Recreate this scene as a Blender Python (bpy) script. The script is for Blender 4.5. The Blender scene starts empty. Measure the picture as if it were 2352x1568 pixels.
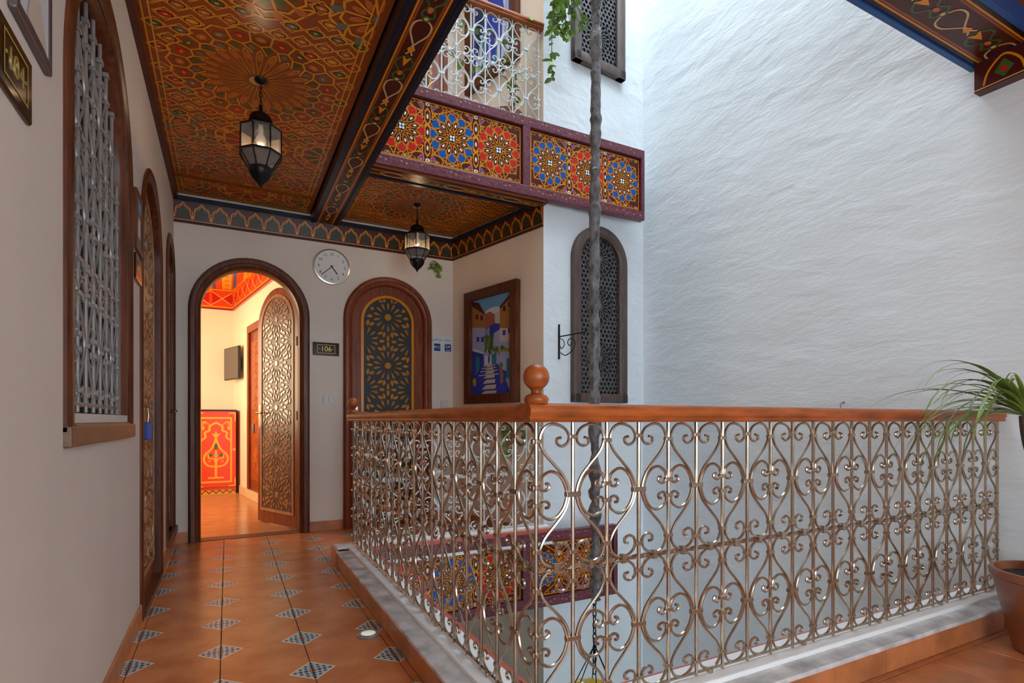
import bpy, bmesh, math, random
from mathutils import Vector, Matrix
random.seed(7)
PI = math.pi
C = bpy.context.scene.collection
S = bpy.context.scene

# ------------------------------------------------------------------ camera, world, exposure
TH = math.radians(27.43); FPX = 1260.0; HZ = 965.0; EYE = 0.96
cam_d = bpy.data.cameras.new('camera'); cam = bpy.data.objects.new('camera', cam_d); C.objects.link(cam)
cam.location = (0, 0, EYE); cam.rotation_euler = (PI/2, 0, -TH)
cam_d.sensor_width = 36; cam_d.lens = FPX/2352*36; cam_d.shift_y = (HZ-784)/2352; cam_d.clip_start = 0.02
S.camera = cam
w = bpy.data.worlds.new('sky'); S.world = w; w.use_nodes = True
bg = w.node_tree.nodes['Background']; bg.inputs[0].default_value = (0.74, 0.89, 1.0, 1); bg.inputs[1].default_value = 8.6
S.view_settings.view_transform = 'Standard'; S.view_settings.look = 'None'
S.view_settings.gamma = 1.0; S.view_settings.use_curve_mapping = False
S.view_settings.exposure = 0.2

# ------------------------------------------------------------------ materials
MATS = {}
def mat(name, col=(0.5,0.5,0.5), rough=0.5, metal=0.0, var=0.0, vscale=8.0, bump=0.0, bscale=40.0, stretch=(1,1,1), col2=None, coat=0.0, detail=6.0, trans=0.0, alpha=1.0, emit=0.0, spec=0.5):
    if name in MATS: return MATS[name]
    m = bpy.data.materials.new(name); m.use_nodes = True; nt = m.node_tree; b = nt.nodes['Principled BSDF']
    b.inputs['Base Color'].default_value = (*col, 1); b.inputs['Roughness'].default_value = rough; b.inputs['Metallic'].default_value = metal
    b.inputs['Coat Weight'].default_value = coat; b.inputs['Coat Roughness'].default_value = 0.12
    b.inputs['Transmission Weight'].default_value = trans; b.inputs['Alpha'].default_value = alpha
    b.inputs['Specular IOR Level'].default_value = spec
    if emit: b.inputs['Emission Color'].default_value = (*col, 1); b.inputs['Emission Strength'].default_value = emit
    if var or bump:
        tc = nt.nodes.new('ShaderNodeTexCoord'); mp = nt.nodes.new('ShaderNodeMapping'); mp.inputs['Scale'].default_value = stretch
        nt.links.new(tc.outputs['Object'], mp.inputs['Vector'])
    if var:
        n = nt.nodes.new('ShaderNodeTexNoise'); n.inputs['Scale'].default_value = vscale; n.inputs['Detail'].default_value = detail
        nt.links.new(mp.outputs[0], n.inputs['Vector'])
        r = nt.nodes.new('ShaderNodeValToRGB'); r.color_ramp.elements[0].position = 0.3; r.color_ramp.elements[1].position = 0.7
        c2 = col2 if col2 else tuple(min(1, c*(1+var)) for c in col)
        c1 = tuple(c*(1-var) for c in col) if not col2 else col
        r.color_ramp.elements[0].color = (*c1, 1); r.color_ramp.elements[1].color = (*c2, 1)
        nt.links.new(n.outputs[0], r.inputs[0]); nt.links.new(r.outputs[0], b.inputs['Base Color'])
    if bump:
        n2 = nt.nodes.new('ShaderNodeTexNoise'); n2.inputs['Scale'].default_value = bscale; n2.inputs['Detail'].default_value = 4
        nt.links.new(mp.outputs[0], n2.inputs['Vector'])
        bp = nt.nodes.new('ShaderNodeBump'); bp.inputs['Strength'].default_value = 1.0; bp.inputs['Distance'].default_value = bump
        nt.links.new(n2.outputs[0], bp.inputs['Height']); nt.links.new(bp.outputs[0], b.inputs['Normal'])
    MATS[name] = m
    return m

W_SMOOTH = mat('plaster_smooth', (0.74,0.63,0.54), 0.75, var=0.05, vscale=1.6, bump=0.002, bscale=9)
W_ALC = mat('plaster_alcove', (0.82,0.63,0.47), 0.7, var=0.05, vscale=1.5, bump=0.0015, bscale=14)
W_GROUND = mat('plaster_ground', (0.66,0.58,0.48), 0.8, var=0.05, vscale=2)
W_ROOM = mat('plaster_room', (0.88,0.77,0.60), 0.6)
WOOD = mat('wood_red', (0.22,0.044,0.012), 0.34, var=0.4, vscale=7, stretch=(6,6,0.7), spec=0.35)
WOODX = mat('wood_red_rail', (0.34,0.078,0.015), 0.36, var=0.4, vscale=7, stretch=(1.2,6,6), spec=0.4)
WOODD = mat('wood_dark', (0.115,0.030,0.011), 0.36, var=0.5, vscale=7, stretch=(6,6,0.7), spec=0.3)
WOODL = mat('wood_light', (0.42,0.21,0.09), 0.4, var=0.35, vscale=8, stretch=(5,5,1), coat=0.2)
WOODG = mat('wood_lattice', (0.10,0.062,0.052), 0.45, var=0.25, vscale=8, stretch=(5,5,1))
LATT = mat('lattice_grey', (0.095,0.085,0.088), 0.4)
BLACKB = mat('lattice_dark', (0.012,0.013,0.016), 0.5)
IRON = mat('iron_bronze', (0.44,0.355,0.275), 0.25, metal=0.9, var=0.15, vscale=30)
IRONW = mat('iron_white', (0.62,0.64,0.63), 0.35, var=0.1, vscale=25)
IRONG = mat('iron_grey', (0.30,0.28,0.265), 0.35, metal=0.25, var=0.12, vscale=30)
IRONB = mat('iron_black', (0.012,0.011,0.011), 0.38, metal=0.6, bump=0.001, bscale=60)
BRASS = mat('brass_dark', (0.25,0.17,0.09), 0.35, metal=0.9)
CHROME = mat('steel', (0.7,0.69,0.66), 0.25, metal=1.0)
GLASSM = mat('frosted_glass', (0.30,0.25,0.21), 0.2, alpha=0.45, var=0.08, vscale=30)
GLASSC = mat('clear_pane', (0.05,0.06,0.06), 0.08)
GROUT = mat('grout', (0.20,0.13,0.09), 0.8)
TERRA = mat('terracotta', (0.50,0.17,0.06), 0.35, var=0.3, vscale=7, coat=0.15)
MARBLE = mat('marble', (0.40,0.38,0.38), 0.22, var=0.5, vscale=11, stretch=(1,1,1), col2=(0.86,0.84,0.82))  # pale mottling is marble figure and also paints in dappled sun
WHITEP = mat('white_paint', (0.90,0.89,0.87), 0.4)
REDLIP = mat('red_lip', (0.55,0.10,0.06), 0.4)
ROOFM = mat('roof_plaster', (0.75,0.75,0.74), 0.8)
CLAY = mat('clay_pot', (0.30,0.10,0.045), 0.32, var=0.25, vscale=6, coat=0.3)
SOIL = mat('soil', (0.02,0.015,0.012), 0.9, bump=0.01, bscale=60)
LEAF = mat('leaf', (0.23,0.39,0.06), 0.45, var=0.45, vscale=6)
LEAF2 = mat('leaf_palm', (0.22,0.33,0.06), 0.4, var=0.5, vscale=5)
BARK = mat('bark', (0.12,0.085,0.06), 0.8, var=0.3, vscale=20, bump=0.004, bscale=50)
SLEEVE = mat('sleeve_fabric', (0.055,0.052,0.055), 0.34, var=0.35, vscale=26, bump=0.012, bscale=34, stretch=(1,1,.8), col2=(0.24,0.235,0.24))  # paler streaks in the colour stand in for highlights on the crumpled folds
PLASTW = mat('plastic_white', (0.62,0.59,0.55), 0.4)
BLUEP = mat('blue_plastic', (0.008,0.03,0.30), 0.35)
TVG = mat('tv_screen', (0.10,0.095,0.085), 0.45)
TVB = mat('tv_case', (0.012,0.012,0.012), 0.4)
BULB = mat('bulb_glass', (0.85,0.82,0.75), 0.3)

def rough_wall_mat(name, col):
    m = mat(name, col, 0.7); nt = m.node_tree; b = nt.nodes['Principled BSDF']
    tc = nt.nodes.new('ShaderNodeTexCoord'); mp = nt.nodes.new('ShaderNodeMapping')
    mp.inputs['Rotation'].default_value = (math.radians(28), 0, 0); mp.inputs['Scale'].default_value = (1.6, 1.0, 2.6)
    nt.links.new(tc.outputs['Object'], mp.inputs['Vector'])
    n = nt.nodes.new('ShaderNodeTexNoise'); n.inputs['Scale'].default_value = 3.2; n.inputs['Detail'].default_value = 3.2; n.inputs['Distortion'].default_value = 0.25
    n2 = nt.nodes.new('ShaderNodeTexNoise'); n2.inputs['Scale'].default_value = 26; n2.inputs['Detail'].default_value = 3
    nt.links.new(mp.outputs[0], n.inputs['Vector']); nt.links.new(mp.outputs[0], n2.inputs['Vector'])
    mx = nt.nodes.new('ShaderNodeMath'); mx.operation = 'MULTIPLY_ADD'; mx.inputs[1].default_value = 0.10
    nt.links.new(n2.outputs[0], mx.inputs[0]); nt.links.new(n.outputs[0], mx.inputs[2])
    bp = nt.nodes.new('ShaderNodeBump'); bp.inputs['Strength'].default_value = 0.42; bp.inputs['Distance'].default_value = 0.035
    nt.links.new(mx.outputs[0], bp.inputs['Height']); nt.links.new(bp.outputs[0], b.inputs['Normal'])
    return m
W_ROUGH = rough_wall_mat('plaster_rough', (0.80,0.84,0.87))

TSX, TSY = 0.316, 0.352
def tile_mat():
    m = mat('floor_tile', (0.43,0.15,0.055), 0.26); nt = m.node_tree; b = nt.nodes['Principled BSDF']; L = nt.links
    N = lambda t: nt.nodes.new(t)
    tc = N('ShaderNodeTexCoord'); sx = N('ShaderNodeSeparateXYZ'); L.new(tc.outputs['Object'], sx.inputs[0])
    def ma(op, a, bb=None):
        q = N('ShaderNodeMath'); q.operation = op
        for i, v in enumerate((a, bb)):
            if v is None: continue
            if isinstance(v, (int, float)): q.inputs[i].default_value = v
            else: L.new(v, q.inputs[i])
        return q.outputs[0]
    ax = ma('SUBTRACT', TSX/2, ma('ABSOLUTE', sx.outputs[0])); ay = ma('SUBTRACT', TSY/2, ma('ABSOLUTE', sx.outputs[1]))
    s = ma('ADD', ax, ay); p = ma('SUBTRACT', ax, ay)
    inside = ma('LESS_THAN', s, 0.086); line = ma('MULTIPLY', inside, ma('GREATER_THAN', s, 0.076))
    pat = ma('MULTIPLY', ma('SINE', ma('MULTIPLY', s, 170)), ma('COSINE', ma('MULTIPLY', p, 150)))
    patm = ma('GREATER_THAN', pat, 0.12); core = ma('LESS_THAN', s, 0.016)
    nz = N('ShaderNodeTexNoise'); nz.inputs['Scale'].default_value = 5; nz.inputs['Detail'].default_value = 6
    geo = N('ShaderNodeTexCoord'); oi = N('ShaderNodeObjectInfo')
    va = N('ShaderNodeVectorMath'); va.operation = 'ADD'; L.new(tc.outputs['Object'], va.inputs[0]); L.new(oi.outputs['Location'], va.inputs[1])
    L.new(va.outputs[0], nz.inputs['Vector'])
    rp = N('ShaderNodeValToRGB'); rp.color_ramp.elements[0].position = 0.3; rp.color_ramp.elements[1].position = 0.72
    rp.color_ramp.elements[0].color = (0.46,0.125,0.036,1); rp.color_ramp.elements[1].color = (0.66,0.24,0.085,1); L.new(nz.outputs[0], rp.inputs[0])
    def mix(f, c1, c2):
        q = N('ShaderNodeMix'); q.data_type = 'RGBA'; L.new(f, q.inputs[0])
        for i, c in ((6, c1), (7, c2)):
            if isinstance(c, tuple): q.inputs[i].default_value = c
            else: L.new(c, q.inputs[i])
        return q.outputs[2]
    d = mix(patm, (0.44,0.46,0.42,1), (0.05,0.07,0.13,1))
    d = mix(core, d, (0.35,0.10,0.04,1)); d = mix(line, d, (0.62,0.57,0.45,1))
    L.new(mix(inside, rp.outputs[0], d), b.inputs['Base Color'])
    bp = N('ShaderNodeBump'); bp.inputs['Distance'].default_value = 0.0015; bp.inputs['Strength'].default_value = 0.6
    L.new(nz.outputs[0], bp.inputs['Height']); L.new(bp.outputs[0], b.inputs['Normal'])
    return m
TILE = tile_mat()

PC = {'orange':(0.72,0.25,0.010),'orangeL':(0.76,0.29,0.02),'maroon':(0.075,0.010,0.006),'ground':(0.29,0.060,0.011),'black':(0.008,0.007,0.008),'olive':(0.030,0.036,0.014),
      'red':(0.55,0.012,0.008),'blue':(0.002,0.085,0.34),'navy':(0.012,0.022,0.085),'white':(0.88,0.84,0.78),'purple':(0.24,0.07,0.24),'cream':(0.66,0.40,0.16),'night':(0.010,0.012,0.022),'azure':(0.010,0.07,0.24),
      'green':(0.055,0.11,0.022),'grey':(0.15,0.15,0.10),'salmon':(0.55,0.13,0.03),'yellow':(0.85,0.42,0.02),'vermil':(0.75,0.065,0.008),'amber':(0.50,0.20,0.018),
      'sky':(0.16,0.36,0.52),'ochre':(0.42,0.17,0.04),'lav':(0.42,0.40,0.60),'cobalt':(0.03,0.05,0.38),'rose':(0.42,0.11,0.07),'sand':(0.66,0.55,0.44),'teal':(0.03,0.20,0.30),'leafg':(0.12,0.22,0.03),'pale':(0.68,0.68,0.70),'gold':(0.55,0.38,0.08)}
def pm(c): return mat('paint_'+c, PC[c], 0.30, spec=0.3)
def marble_paint():
    m = mat('paint_mauve', (0.085,0.014,0.022), 0.38, var=0.5, vscale=45, detail=8, col2=(0.19,0.045,0.075)); return m
MAUVE = marble_paint()

# ------------------------------------------------------------------ mesh builder
class M:
    def __init__(s): s.v = []; s.f = []; s.m = []
    def add(s, vs, fs, mi=0):
        o = len(s.v); s.v += [tuple(p) for p in vs]; s.f += [tuple(i+o for i in f) for f in fs]; s.m += [mi]*len(fs); return s
    def box(s, x0, x1, y0, y1, z0, z1, mi=0):
        return s.add([(x0,y0,z0),(x1,y0,z0),(x1,y1,z0),(x0,y1,z0),(x0,y0,z1),(x1,y0,z1),(x1,y1,z1),(x0,y1,z1)],
                     [(0,3,2,1),(4,5,6,7),(0,1,5,4),(1,2,6,5),(2,3,7,6),(3,0,4,7)], mi)
    def bbox(s, x0, x1, y0, y1, z0, z1, b=0.004, mi=0):
        bm = bmesh.new(); bmesh.ops.create_cube(bm, size=1)
        for v in bm.verts: v.co = (x0+(v.co.x+.5)*(x1-x0), y0+(v.co.y+.5)*(y1-y0), z0+(v.co.z+.5)*(z1-z0))
        bmesh.ops.bevel(bm, geom=bm.edges[:], offset=b, segments=2, profile=0.5, affect='EDGES')
        bm.verts.index_update(); s.add([v.co[:] for v in bm.verts], [[v.index for v in f.verts] for f in bm.faces], mi); bm.free(); return s
    def prism(s, poly, y0, y1, mi=0):            # polygon in xz extruded along y
        n = len(poly); vs = [(x,y0,z) for x,z in poly]+[(x,y1,z) for x,z in poly]
        return s.add(vs, [tuple(range(n)), tuple(range(2*n-1,n-1,-1))]+[(i,i+n,(i+1)%n+n,(i+1)%n) for i in range(n)], mi)
    def prismz(s, poly, z0, z1, mi=0):
        n = len(poly); vs = [(x,y,z0) for x,y in poly]+[(x,y,z1) for x,y in poly]
        return s.add(vs, [tuple(range(n)), tuple(range(2*n-1,n-1,-1))]+[(i,i+n,(i+1)%n+n,(i+1)%n) for i in range(n)], mi)
    def tube(s, pts, r, n=8, mi=0, closed=False):
        pts = [Vector(p) for p in pts]; k = len(pts); rs = r if isinstance(r, (list, tuple)) else [r]*k
        t0 = (pts[1]-pts[0]).normalized(); nn = t0.orthogonal().normalized(); vs = []
        for i, p in enumerate(pts):
            a = pts[(i-1) % k] if (closed or i > 0) else p; b = pts[(i+1) % k] if (closed or i < k-1) else p
            t = (b-a); t = t.normalized() if t.length > 1e-9 else t0
            nn = (nn - t*nn.dot(t)); nn = nn.normalized() if nn.length > 1e-6 else t.orthogonal().normalized(); bb = t.cross(nn)
            for j in range(n):
                an = 2*PI*j/n; vs.append(p+(nn*math.cos(an)+bb*math.sin(an))*rs[i])
        fs = []
        for i in range(k if closed else k-1):
            i2 = (i+1) % k
            for j in range(n): fs.append((i*n+j, i*n+(j+1)%n, i2*n+(j+1)%n, i2*n+j))
        if not closed: fs += [tuple(range(n-1,-1,-1)), tuple(range((k-1)*n, k*n))]
        return s.add(vs, fs, mi)
    def lathe(s, prof, n=20, c=(0,0,0), mi=0, ph=0.0):
        vs = []; fs = []; k = len(prof)
        for r, z in prof:
            for j in range(n):
                a = 2*PI*j/n+ph; vs.append((c[0]+max(r,1e-5)*math.cos(a), c[1]+max(r,1e-5)*math.sin(a), c[2]+z))
        for i in range(k-1):
            for j in range(n): fs.append((i*n+j, i*n+(j+1)%n, (i+1)*n+(j+1)%n, (i+1)*n+j))
        fs += [tuple(range(n-1,-1,-1)), tuple(range((k-1)*n, k*n))]
        return s.add(vs, fs, mi)
    def xf(s, mt):
        s.v = [tuple(mt @ Vector(p)) for p in s.v]; return s
    def mesh(s, name, mats, smooth=False, clean=True):
        me = bpy.data.meshes.new(name); me.from_pydata(s.v, [], s.f)
        for q in (mats if isinstance(mats, (list, tuple)) else [mats]): me.materials.append(q)
        if len(set(s.m)) > 1: me.polygons.foreach_set('material_index', s.m)
        if clean:
            bm = bmesh.new(); bm.from_mesh(me); bmesh.ops.recalc_face_normals(bm, faces=bm.faces[:]); bm.to_mesh(me); bm.free()
        if smooth:
            me.polygons.foreach_set('use_smooth', [True]*len(me.polygons))
            try: me.set_sharp_from_angle(angle=math.radians(42))
            except Exception: pass
        me.update(); return me
    def obj(s, name, mats, parent=None, loc=(0,0,0), rz=0.0, smooth=False):
        return link(name, s.mesh(name, mats, smooth), parent, loc, rz)
def link(name, me, parent=None, loc=(0,0,0), rz=0.0):
    o = bpy.data.objects.new(name, me); C.objects.link(o); o.location = loc; o.rotation_euler = (0,0,rz)
    if parent: o.parent = parent
    return o
def tag(o, label, cat=None, group=None, kind=None):
    o['label'] = label
    if cat: o['category'] = cat
    if group: o['group'] = group
    if kind: o['kind'] = kind
    return o
def thing(name, label, cat, loc=(0,0,0), rz=0.0, group=None, kind=None):
    return tag(link(name, None, None, loc, rz), label, cat, group, kind)
def struct(o, label, cat): return tag(o, label, cat, kind='structure')

class Paint:                                     # flat painted pattern: polygons in layers, one material slot per colour
    def __init__(s, clip=None): s.p = []; s.clip = clip
    def poly(s, pts, col, layer=1):
        if s.clip:
            pts = clip_poly(pts, s.clip)
            if len(pts) < 3: return
        s.p.append((pts, col, layer))
    def stroke(s, pts, wd, col, layer=1, closed=False):
        k = len(pts)
        for i in range(k if closed else k-1):
            a = pts[i]; b = pts[(i+1) % k]; dx, dy = b[0]-a[0], b[1]-a[1]; l = math.hypot(dx, dy)
            if l < 1e-9: continue
            nx, ny = -dy/l*wd/2, dx/l*wd/2; ex, ey = dx/l*wd*.3, dy/l*wd*.3
            s.poly([(a[0]+nx-ex,a[1]+ny-ey),(b[0]+nx+ex,b[1]+ny+ey),(b[0]-nx+ex,b[1]-ny+ey),(a[0]-nx-ex,a[1]-ny-ey)], col, layer)
    def ell(s, cx, cy, rx, ry, col, layer=1, rot=0.0, n=12):
        s.poly([(cx+rx*math.cos(t)*math.cos(rot)-ry*math.sin(t)*math.sin(rot), cy+rx*math.cos(t)*math.sin(rot)+ry*math.sin(t)*math.cos(rot)) for t in [2*PI*i/n for i in range(n)]], col, layer)
    def outl(s, pts, col, ocol, layer, k=0.78):
        cx = sum(p[0] for p in pts)/len(pts); cy = sum(p[1] for p in pts)/len(pts)
        s.poly(pts, ocol, layer); s.poly([(cx+(x-cx)*k, cy+(y-cy)*k) for x, y in pts], col, layer+1)
    def rect(s, x0, x1, y0, y1, col, layer=0): s.poly([(x0,y0),(x1,y0),(x1,y1),(x0,y1)], col, layer)
    def build(s, name, mp, parent=None, eps=0.0006, loc=(0,0,0), rz=0.0, mf=None):
        cols = sorted({c for _, c, _ in s.p}); idx = {c: i for i, c in enumerate(cols)}; vs = []; fs = []; mi = []
        for pts, c, l in s.p:
            o = len(vs); q_ = l*eps+(len(fs) % 8)*eps*.09; vs += [mp(x, y, q_) for x, y in pts]; fs.append(tuple(range(o, o+len(pts)))); mi.append(idx[c])
        me = bpy.data.meshes.new(name); me.from_pydata(vs, [], fs)
        for c in cols: me.materials.append((mf or pm)(c))
        me.polygons.foreach_set('material_index', mi); me.update()
        return link(name, me, parent, loc, rz)
def clip_poly(pts, r):
    x0, x1, y0, y1 = r
    for ax, lim, sg in ((0,x0,1),(0,x1,-1),(1,y0,1),(1,y1,-1)):
        out = []; n = len(pts)
        for i in range(n):
            a, b = pts[i], pts[(i+1) % n]; da, db = (a[ax]-lim)*sg, (b[ax]-lim)*sg
            if da >= 0: out.append(a)
            if (da > 0 > db) or (da < 0 < db):
                t = da/(da-db); out.append((a[0]+(b[0]-a[0])*t, a[1]+(b[1]-a[1])*t))
        pts = out
        if len(pts) < 3: return []
    return pts
def pol(cx, cy, r, a): return (cx+r*math.cos(a), cy+r*math.sin(a))
def smooth_path(pts, k=5):
    out = []; n = len(pts); P = [Vector((*p, 0)) if len(p) == 2 else Vector(p) for p in pts]
    for i in range(n-1):
        p0, p1, p2, p3 = P[max(i-1,0)], P[i], P[i+1], P[min(i+2,n-1)]
        for j in range(k):
            t = j/k; out.append(0.5*((2*p1)+(p2-p0)*t+(2*p0-5*p1+4*p2-p3)*t*t+(3*p1-p0-3*p2+p3)*t**3))
    out.append(P[-1]); return out
def sp2(pts, k=5): return [(p.x, p.y) for p in smooth_path(pts, k)]
def wallmap(y0): return lambda a, b, l: (a, y0-l, b)
def arch(cx, r, z0, zs, n=20):
    return [(cx-r,z0),(cx+r,z0)]+[(cx+r*math.cos(t), zs+r*math.sin(t)) for t in [PI*i/n for i in range(n+1)]]
def arch_frame(m, cx, z0, zs, prof, n=28, bottom=False, mi=0):
    """sweep a profile [(radius from centre line, y)] round an arch; closed under when bottom"""
    path = [('s', 1, z0), ('s', 1, zs)]+[('a', PI*i/n) for i in range(1, n)]+[('s', -1, zs), ('s', -1, z0)]
    vs = []; k = len(prof)
    for q in path:
        for r, y in prof:
            if q[0] == 's': vs.append((cx+q[1]*r, y, q[2]))
            else: vs.append((cx+r*math.cos(q[1]), y, zs+r*math.sin(q[1])))
    fs = []
    for i in range(len(path)-1):
        for j in range(k): fs.append((i*k+j, i*k+(j+1)%k, (i+1)*k+(j+1)%k, (i+1)*k+j))
    fs += [tuple(range(k)), tuple(range((len(path)-1)*k, len(path)*k))]
    return m.add(vs, fs, mi)
def wall_mesh(x0, x1, z0, z1, th, openings):
    """wall in local frame (x along, y into wall 0..th); openings (cx, r, zb, zs) arched"""
    m = M(); x = x0
    for cx, r, zb, zs in sorted(openings):
        r += .003
        if cx-r > x: m.box(x, cx-r, 0, th, z0, z1)
        if zb > z0: m.box(cx-r, cx+r, 0, th, z0, zb)
        top = [(cx+r*math.cos(t), zs+r*math.sin(t)) for t in [PI*i/24 for i in range(25)]]
        for i in range(24):
            a, b = top[i], top[i+1]; m.prism([b, a, (a[0], z1), (b[0], z1)], 0, th)
        for sx in (0, 1): pass
        x = cx+r
    if x < x1: m.box(x, x1, 0, th, z0, z1)
    return m

# ------------------------------------------------------------------ setting: walls
XL = -0.37; YB = 5.0; XR = 3.42
ZU = 3.16; ZT = 6.3; ZG = -3.16
PA = (1.946, 5.0); PB = (2.24, 3.77); PCn = (3.38, 3.88)
R_RET = math.atan2(PB[1]-PA[1], PB[0]-PA[0]); L_RET = math.hypot(PB[0]-PA[0], PB[1]-PA[1])
R_WIN = math.atan2(PCn[1]-PB[1], PCn[0]-PB[0]); L_WIN = math.hypot(PCn[0]-PB[0], PCn[1]-PB[1])

WIN1 = (2.31, 0.46, 0.98, 1.87); DL1 = (3.605, 0.405, 0.0, 1.84); DL2 = (4.68, 0.235, 0.15, 2.01)
o = wall_mesh(-2.0, YB+.12, -0.02, 2.74, 0.25, [WIN1, DL1, DL2]).obj('wall_left', W_SMOOTH, loc=(XL,0,0), rz=PI/2)
struct(o, 'smooth off-white plaster wall with the grille window and carved doors', 'wall')
D106 = (0.177, 0.367, 0.0, 1.837); DWC = (1.318, 0.33, 0.0, 1.8625)
o = wall_mesh(XL, PA[0], -0.02, 2.74, 0.12, [D106, DWC]).obj('wall_back', W_SMOOTH, loc=(0,YB,0))
struct(o, 'plaster wall with two arched doors and the round clock', 'wall')
m = M(); m.box(0, L_RET, 0, 0.15, 0.0, 2.74)
struct(m.obj('wall_alcove', W_ALC, loc=(*PA,0), rz=R_RET), 'beige plaster return wall carrying the framed street painting', 'wall')
m = M(); m.box(0, L_RET, 0, 0.15, ZU, ZT)
struct(m.obj('wall_alcove_upper', W_ALC, loc=(*PA,0), rz=R_RET), 'beige return wall of the upper gallery behind white railing', 'wall')
m = M(); m.box(0, L_RET, 0, 0.15, ZG, 0.0); m.box(0, L_RET, 0, .15, 2.74, ZU)
struct(m.obj('wall_alcove_core', W_GROUND, loc=(*PA,0), rz=R_RET), 'tan plaster return wall of the floor below', 'wall')
m = M(); m.box(0.0, L_WIN+0.3, 0, 0.3, ZG, ZT)
struct(m.obj('wall_far', W_ROUGH, loc=(*PB,0), rz=R_WIN), 'rough white courtyard wall with arched lattice windows', 'wall')
# tall courtyard wall: a gently uneven trowelled sheet
def uneven_wall():
    ny, nz = 110, 170; y0, y1, z0, z1 = -2.1, 4.25, ZG, ZT; vs = []; rnd = random.Random(3)
    ks = [(rnd.uniform(1,7), rnd.uniform(1,7), rnd.uniform(0,6), rnd.uniform(.4,1)) for _ in range(14)]
    for i in range(nz+1):
        for j in range(ny+1):
            y = y0+(y1-y0)*j/ny; z = z0+(z1-z0)*i/nz
            h = sum(a*math.sin(k1*y*1.3+k2*z*.9+p)/(1+k1+k2) for k1, k2, p, a in ks)*0.010
            vs.append((XR-0.015+h+(0.0-0.05*(y-1.3)/2.6 if y > 1.3 else 0), y, z))
    fs = [(i*(ny+1)+j, i*(ny+1)+j+1, (i+1)*(ny+1)+j+1, (i+1)*(ny+1)+j) for i in range(nz) for j in range(ny)]
    m = M(); m.add(vs, fs); m.box(XR+.06, XR+.3, y0, y1, z0, z1); return m
o = uneven_wall().obj('wall_right', W_ROUGH, smooth=True)
struct(o, 'tall rough trowelled white courtyard wall', 'wall')
# rear wall behind the viewer with two unseen window openings added to light the corridor
o = wall_mesh(-3.6, 0.62, -0.02, 2.74, 0.2, [(-1.35, 0.56, 0.55, 1.6), (-0.12, 0.46, 0.30, 1.9)]).obj('wall_rear', W_SMOOTH, loc=(0,-2.0,0), rz=PI)
struct(o, 'plaster wall with two arched openings added to light the corridor', 'wall')
# upper storey, ground storey and roof shells
m = M(); m.box(XL-.25, XL, -2.2, 5.2, 2.74, ZT); m.box(XL, PA[0]+.2, 5.0, 5.2, 2.74, ZT); m.box(XL, XR+.3, -2.2, -2.0, 2.74, ZT)
struct(m.obj('wall_upper', W_SMOOTH), 'plaster walls of the storey above', 'wall')
m = M(); m.box(XL-.25, XL, -2.2, 5.2, ZG, -0.02); m.box(XL, PA[0]+.2, 5.0, 5.2, ZG, -0.02); m.box(XL, 1.2, -2.2, -2.0, ZG, -0.02); m.box(2.5, XR+.3, -2.2, -2.0, ZG, -0.02); m.box(1.2, 2.5, -2.2, -2.0, -1.2, -0.02)  # opening in the unseen rear side, added to let daylight in below
struct(m.obj('wall_lower', W_GROUND), 'tan plaster walls of the storey below', 'wall')
m = M(); m.box(XL-.3, XR+.3, -2.2, 5.2, ZG-.1, ZG)
struct(m.obj('floor_lower', mat('stone_floor', (.68,.68,.66), .3, var=.1, vscale=3)), 'pale stone floor of the storey below', 'floor')
VX0, VX1, VY0, VY1 = 0.85, XR-0.02, 1.40, 3.68
m = M()
for zz0, zz1 in ((ZT-.25, ZT),):
    m.box(XL-.25, VX0, -2.2, 5.2, zz0, zz1); m.box(VX0, XR+.3, -2.2, VY0, zz0, zz1); m.box(VX0, XR+.3, VY1, 5.2, zz0, zz1)
struct(m.obj('roof', ROOFM), 'flat roof slab around the open light well', 'roof')
m = M(); m.box(XL-.02, VX0-.02, -2.0, 5.0, 2.78, ZU); m.box(VX0-.02, XR+.05, -2.0, VY0-.03, 2.86, ZU); m.box(VX0-.02, 2.3, VY1+.03, 5.0, 2.78, ZU)
struct(m.obj('floor_upper', ROOFM), 'floor slab of the upper gallery', 'floor')

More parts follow.
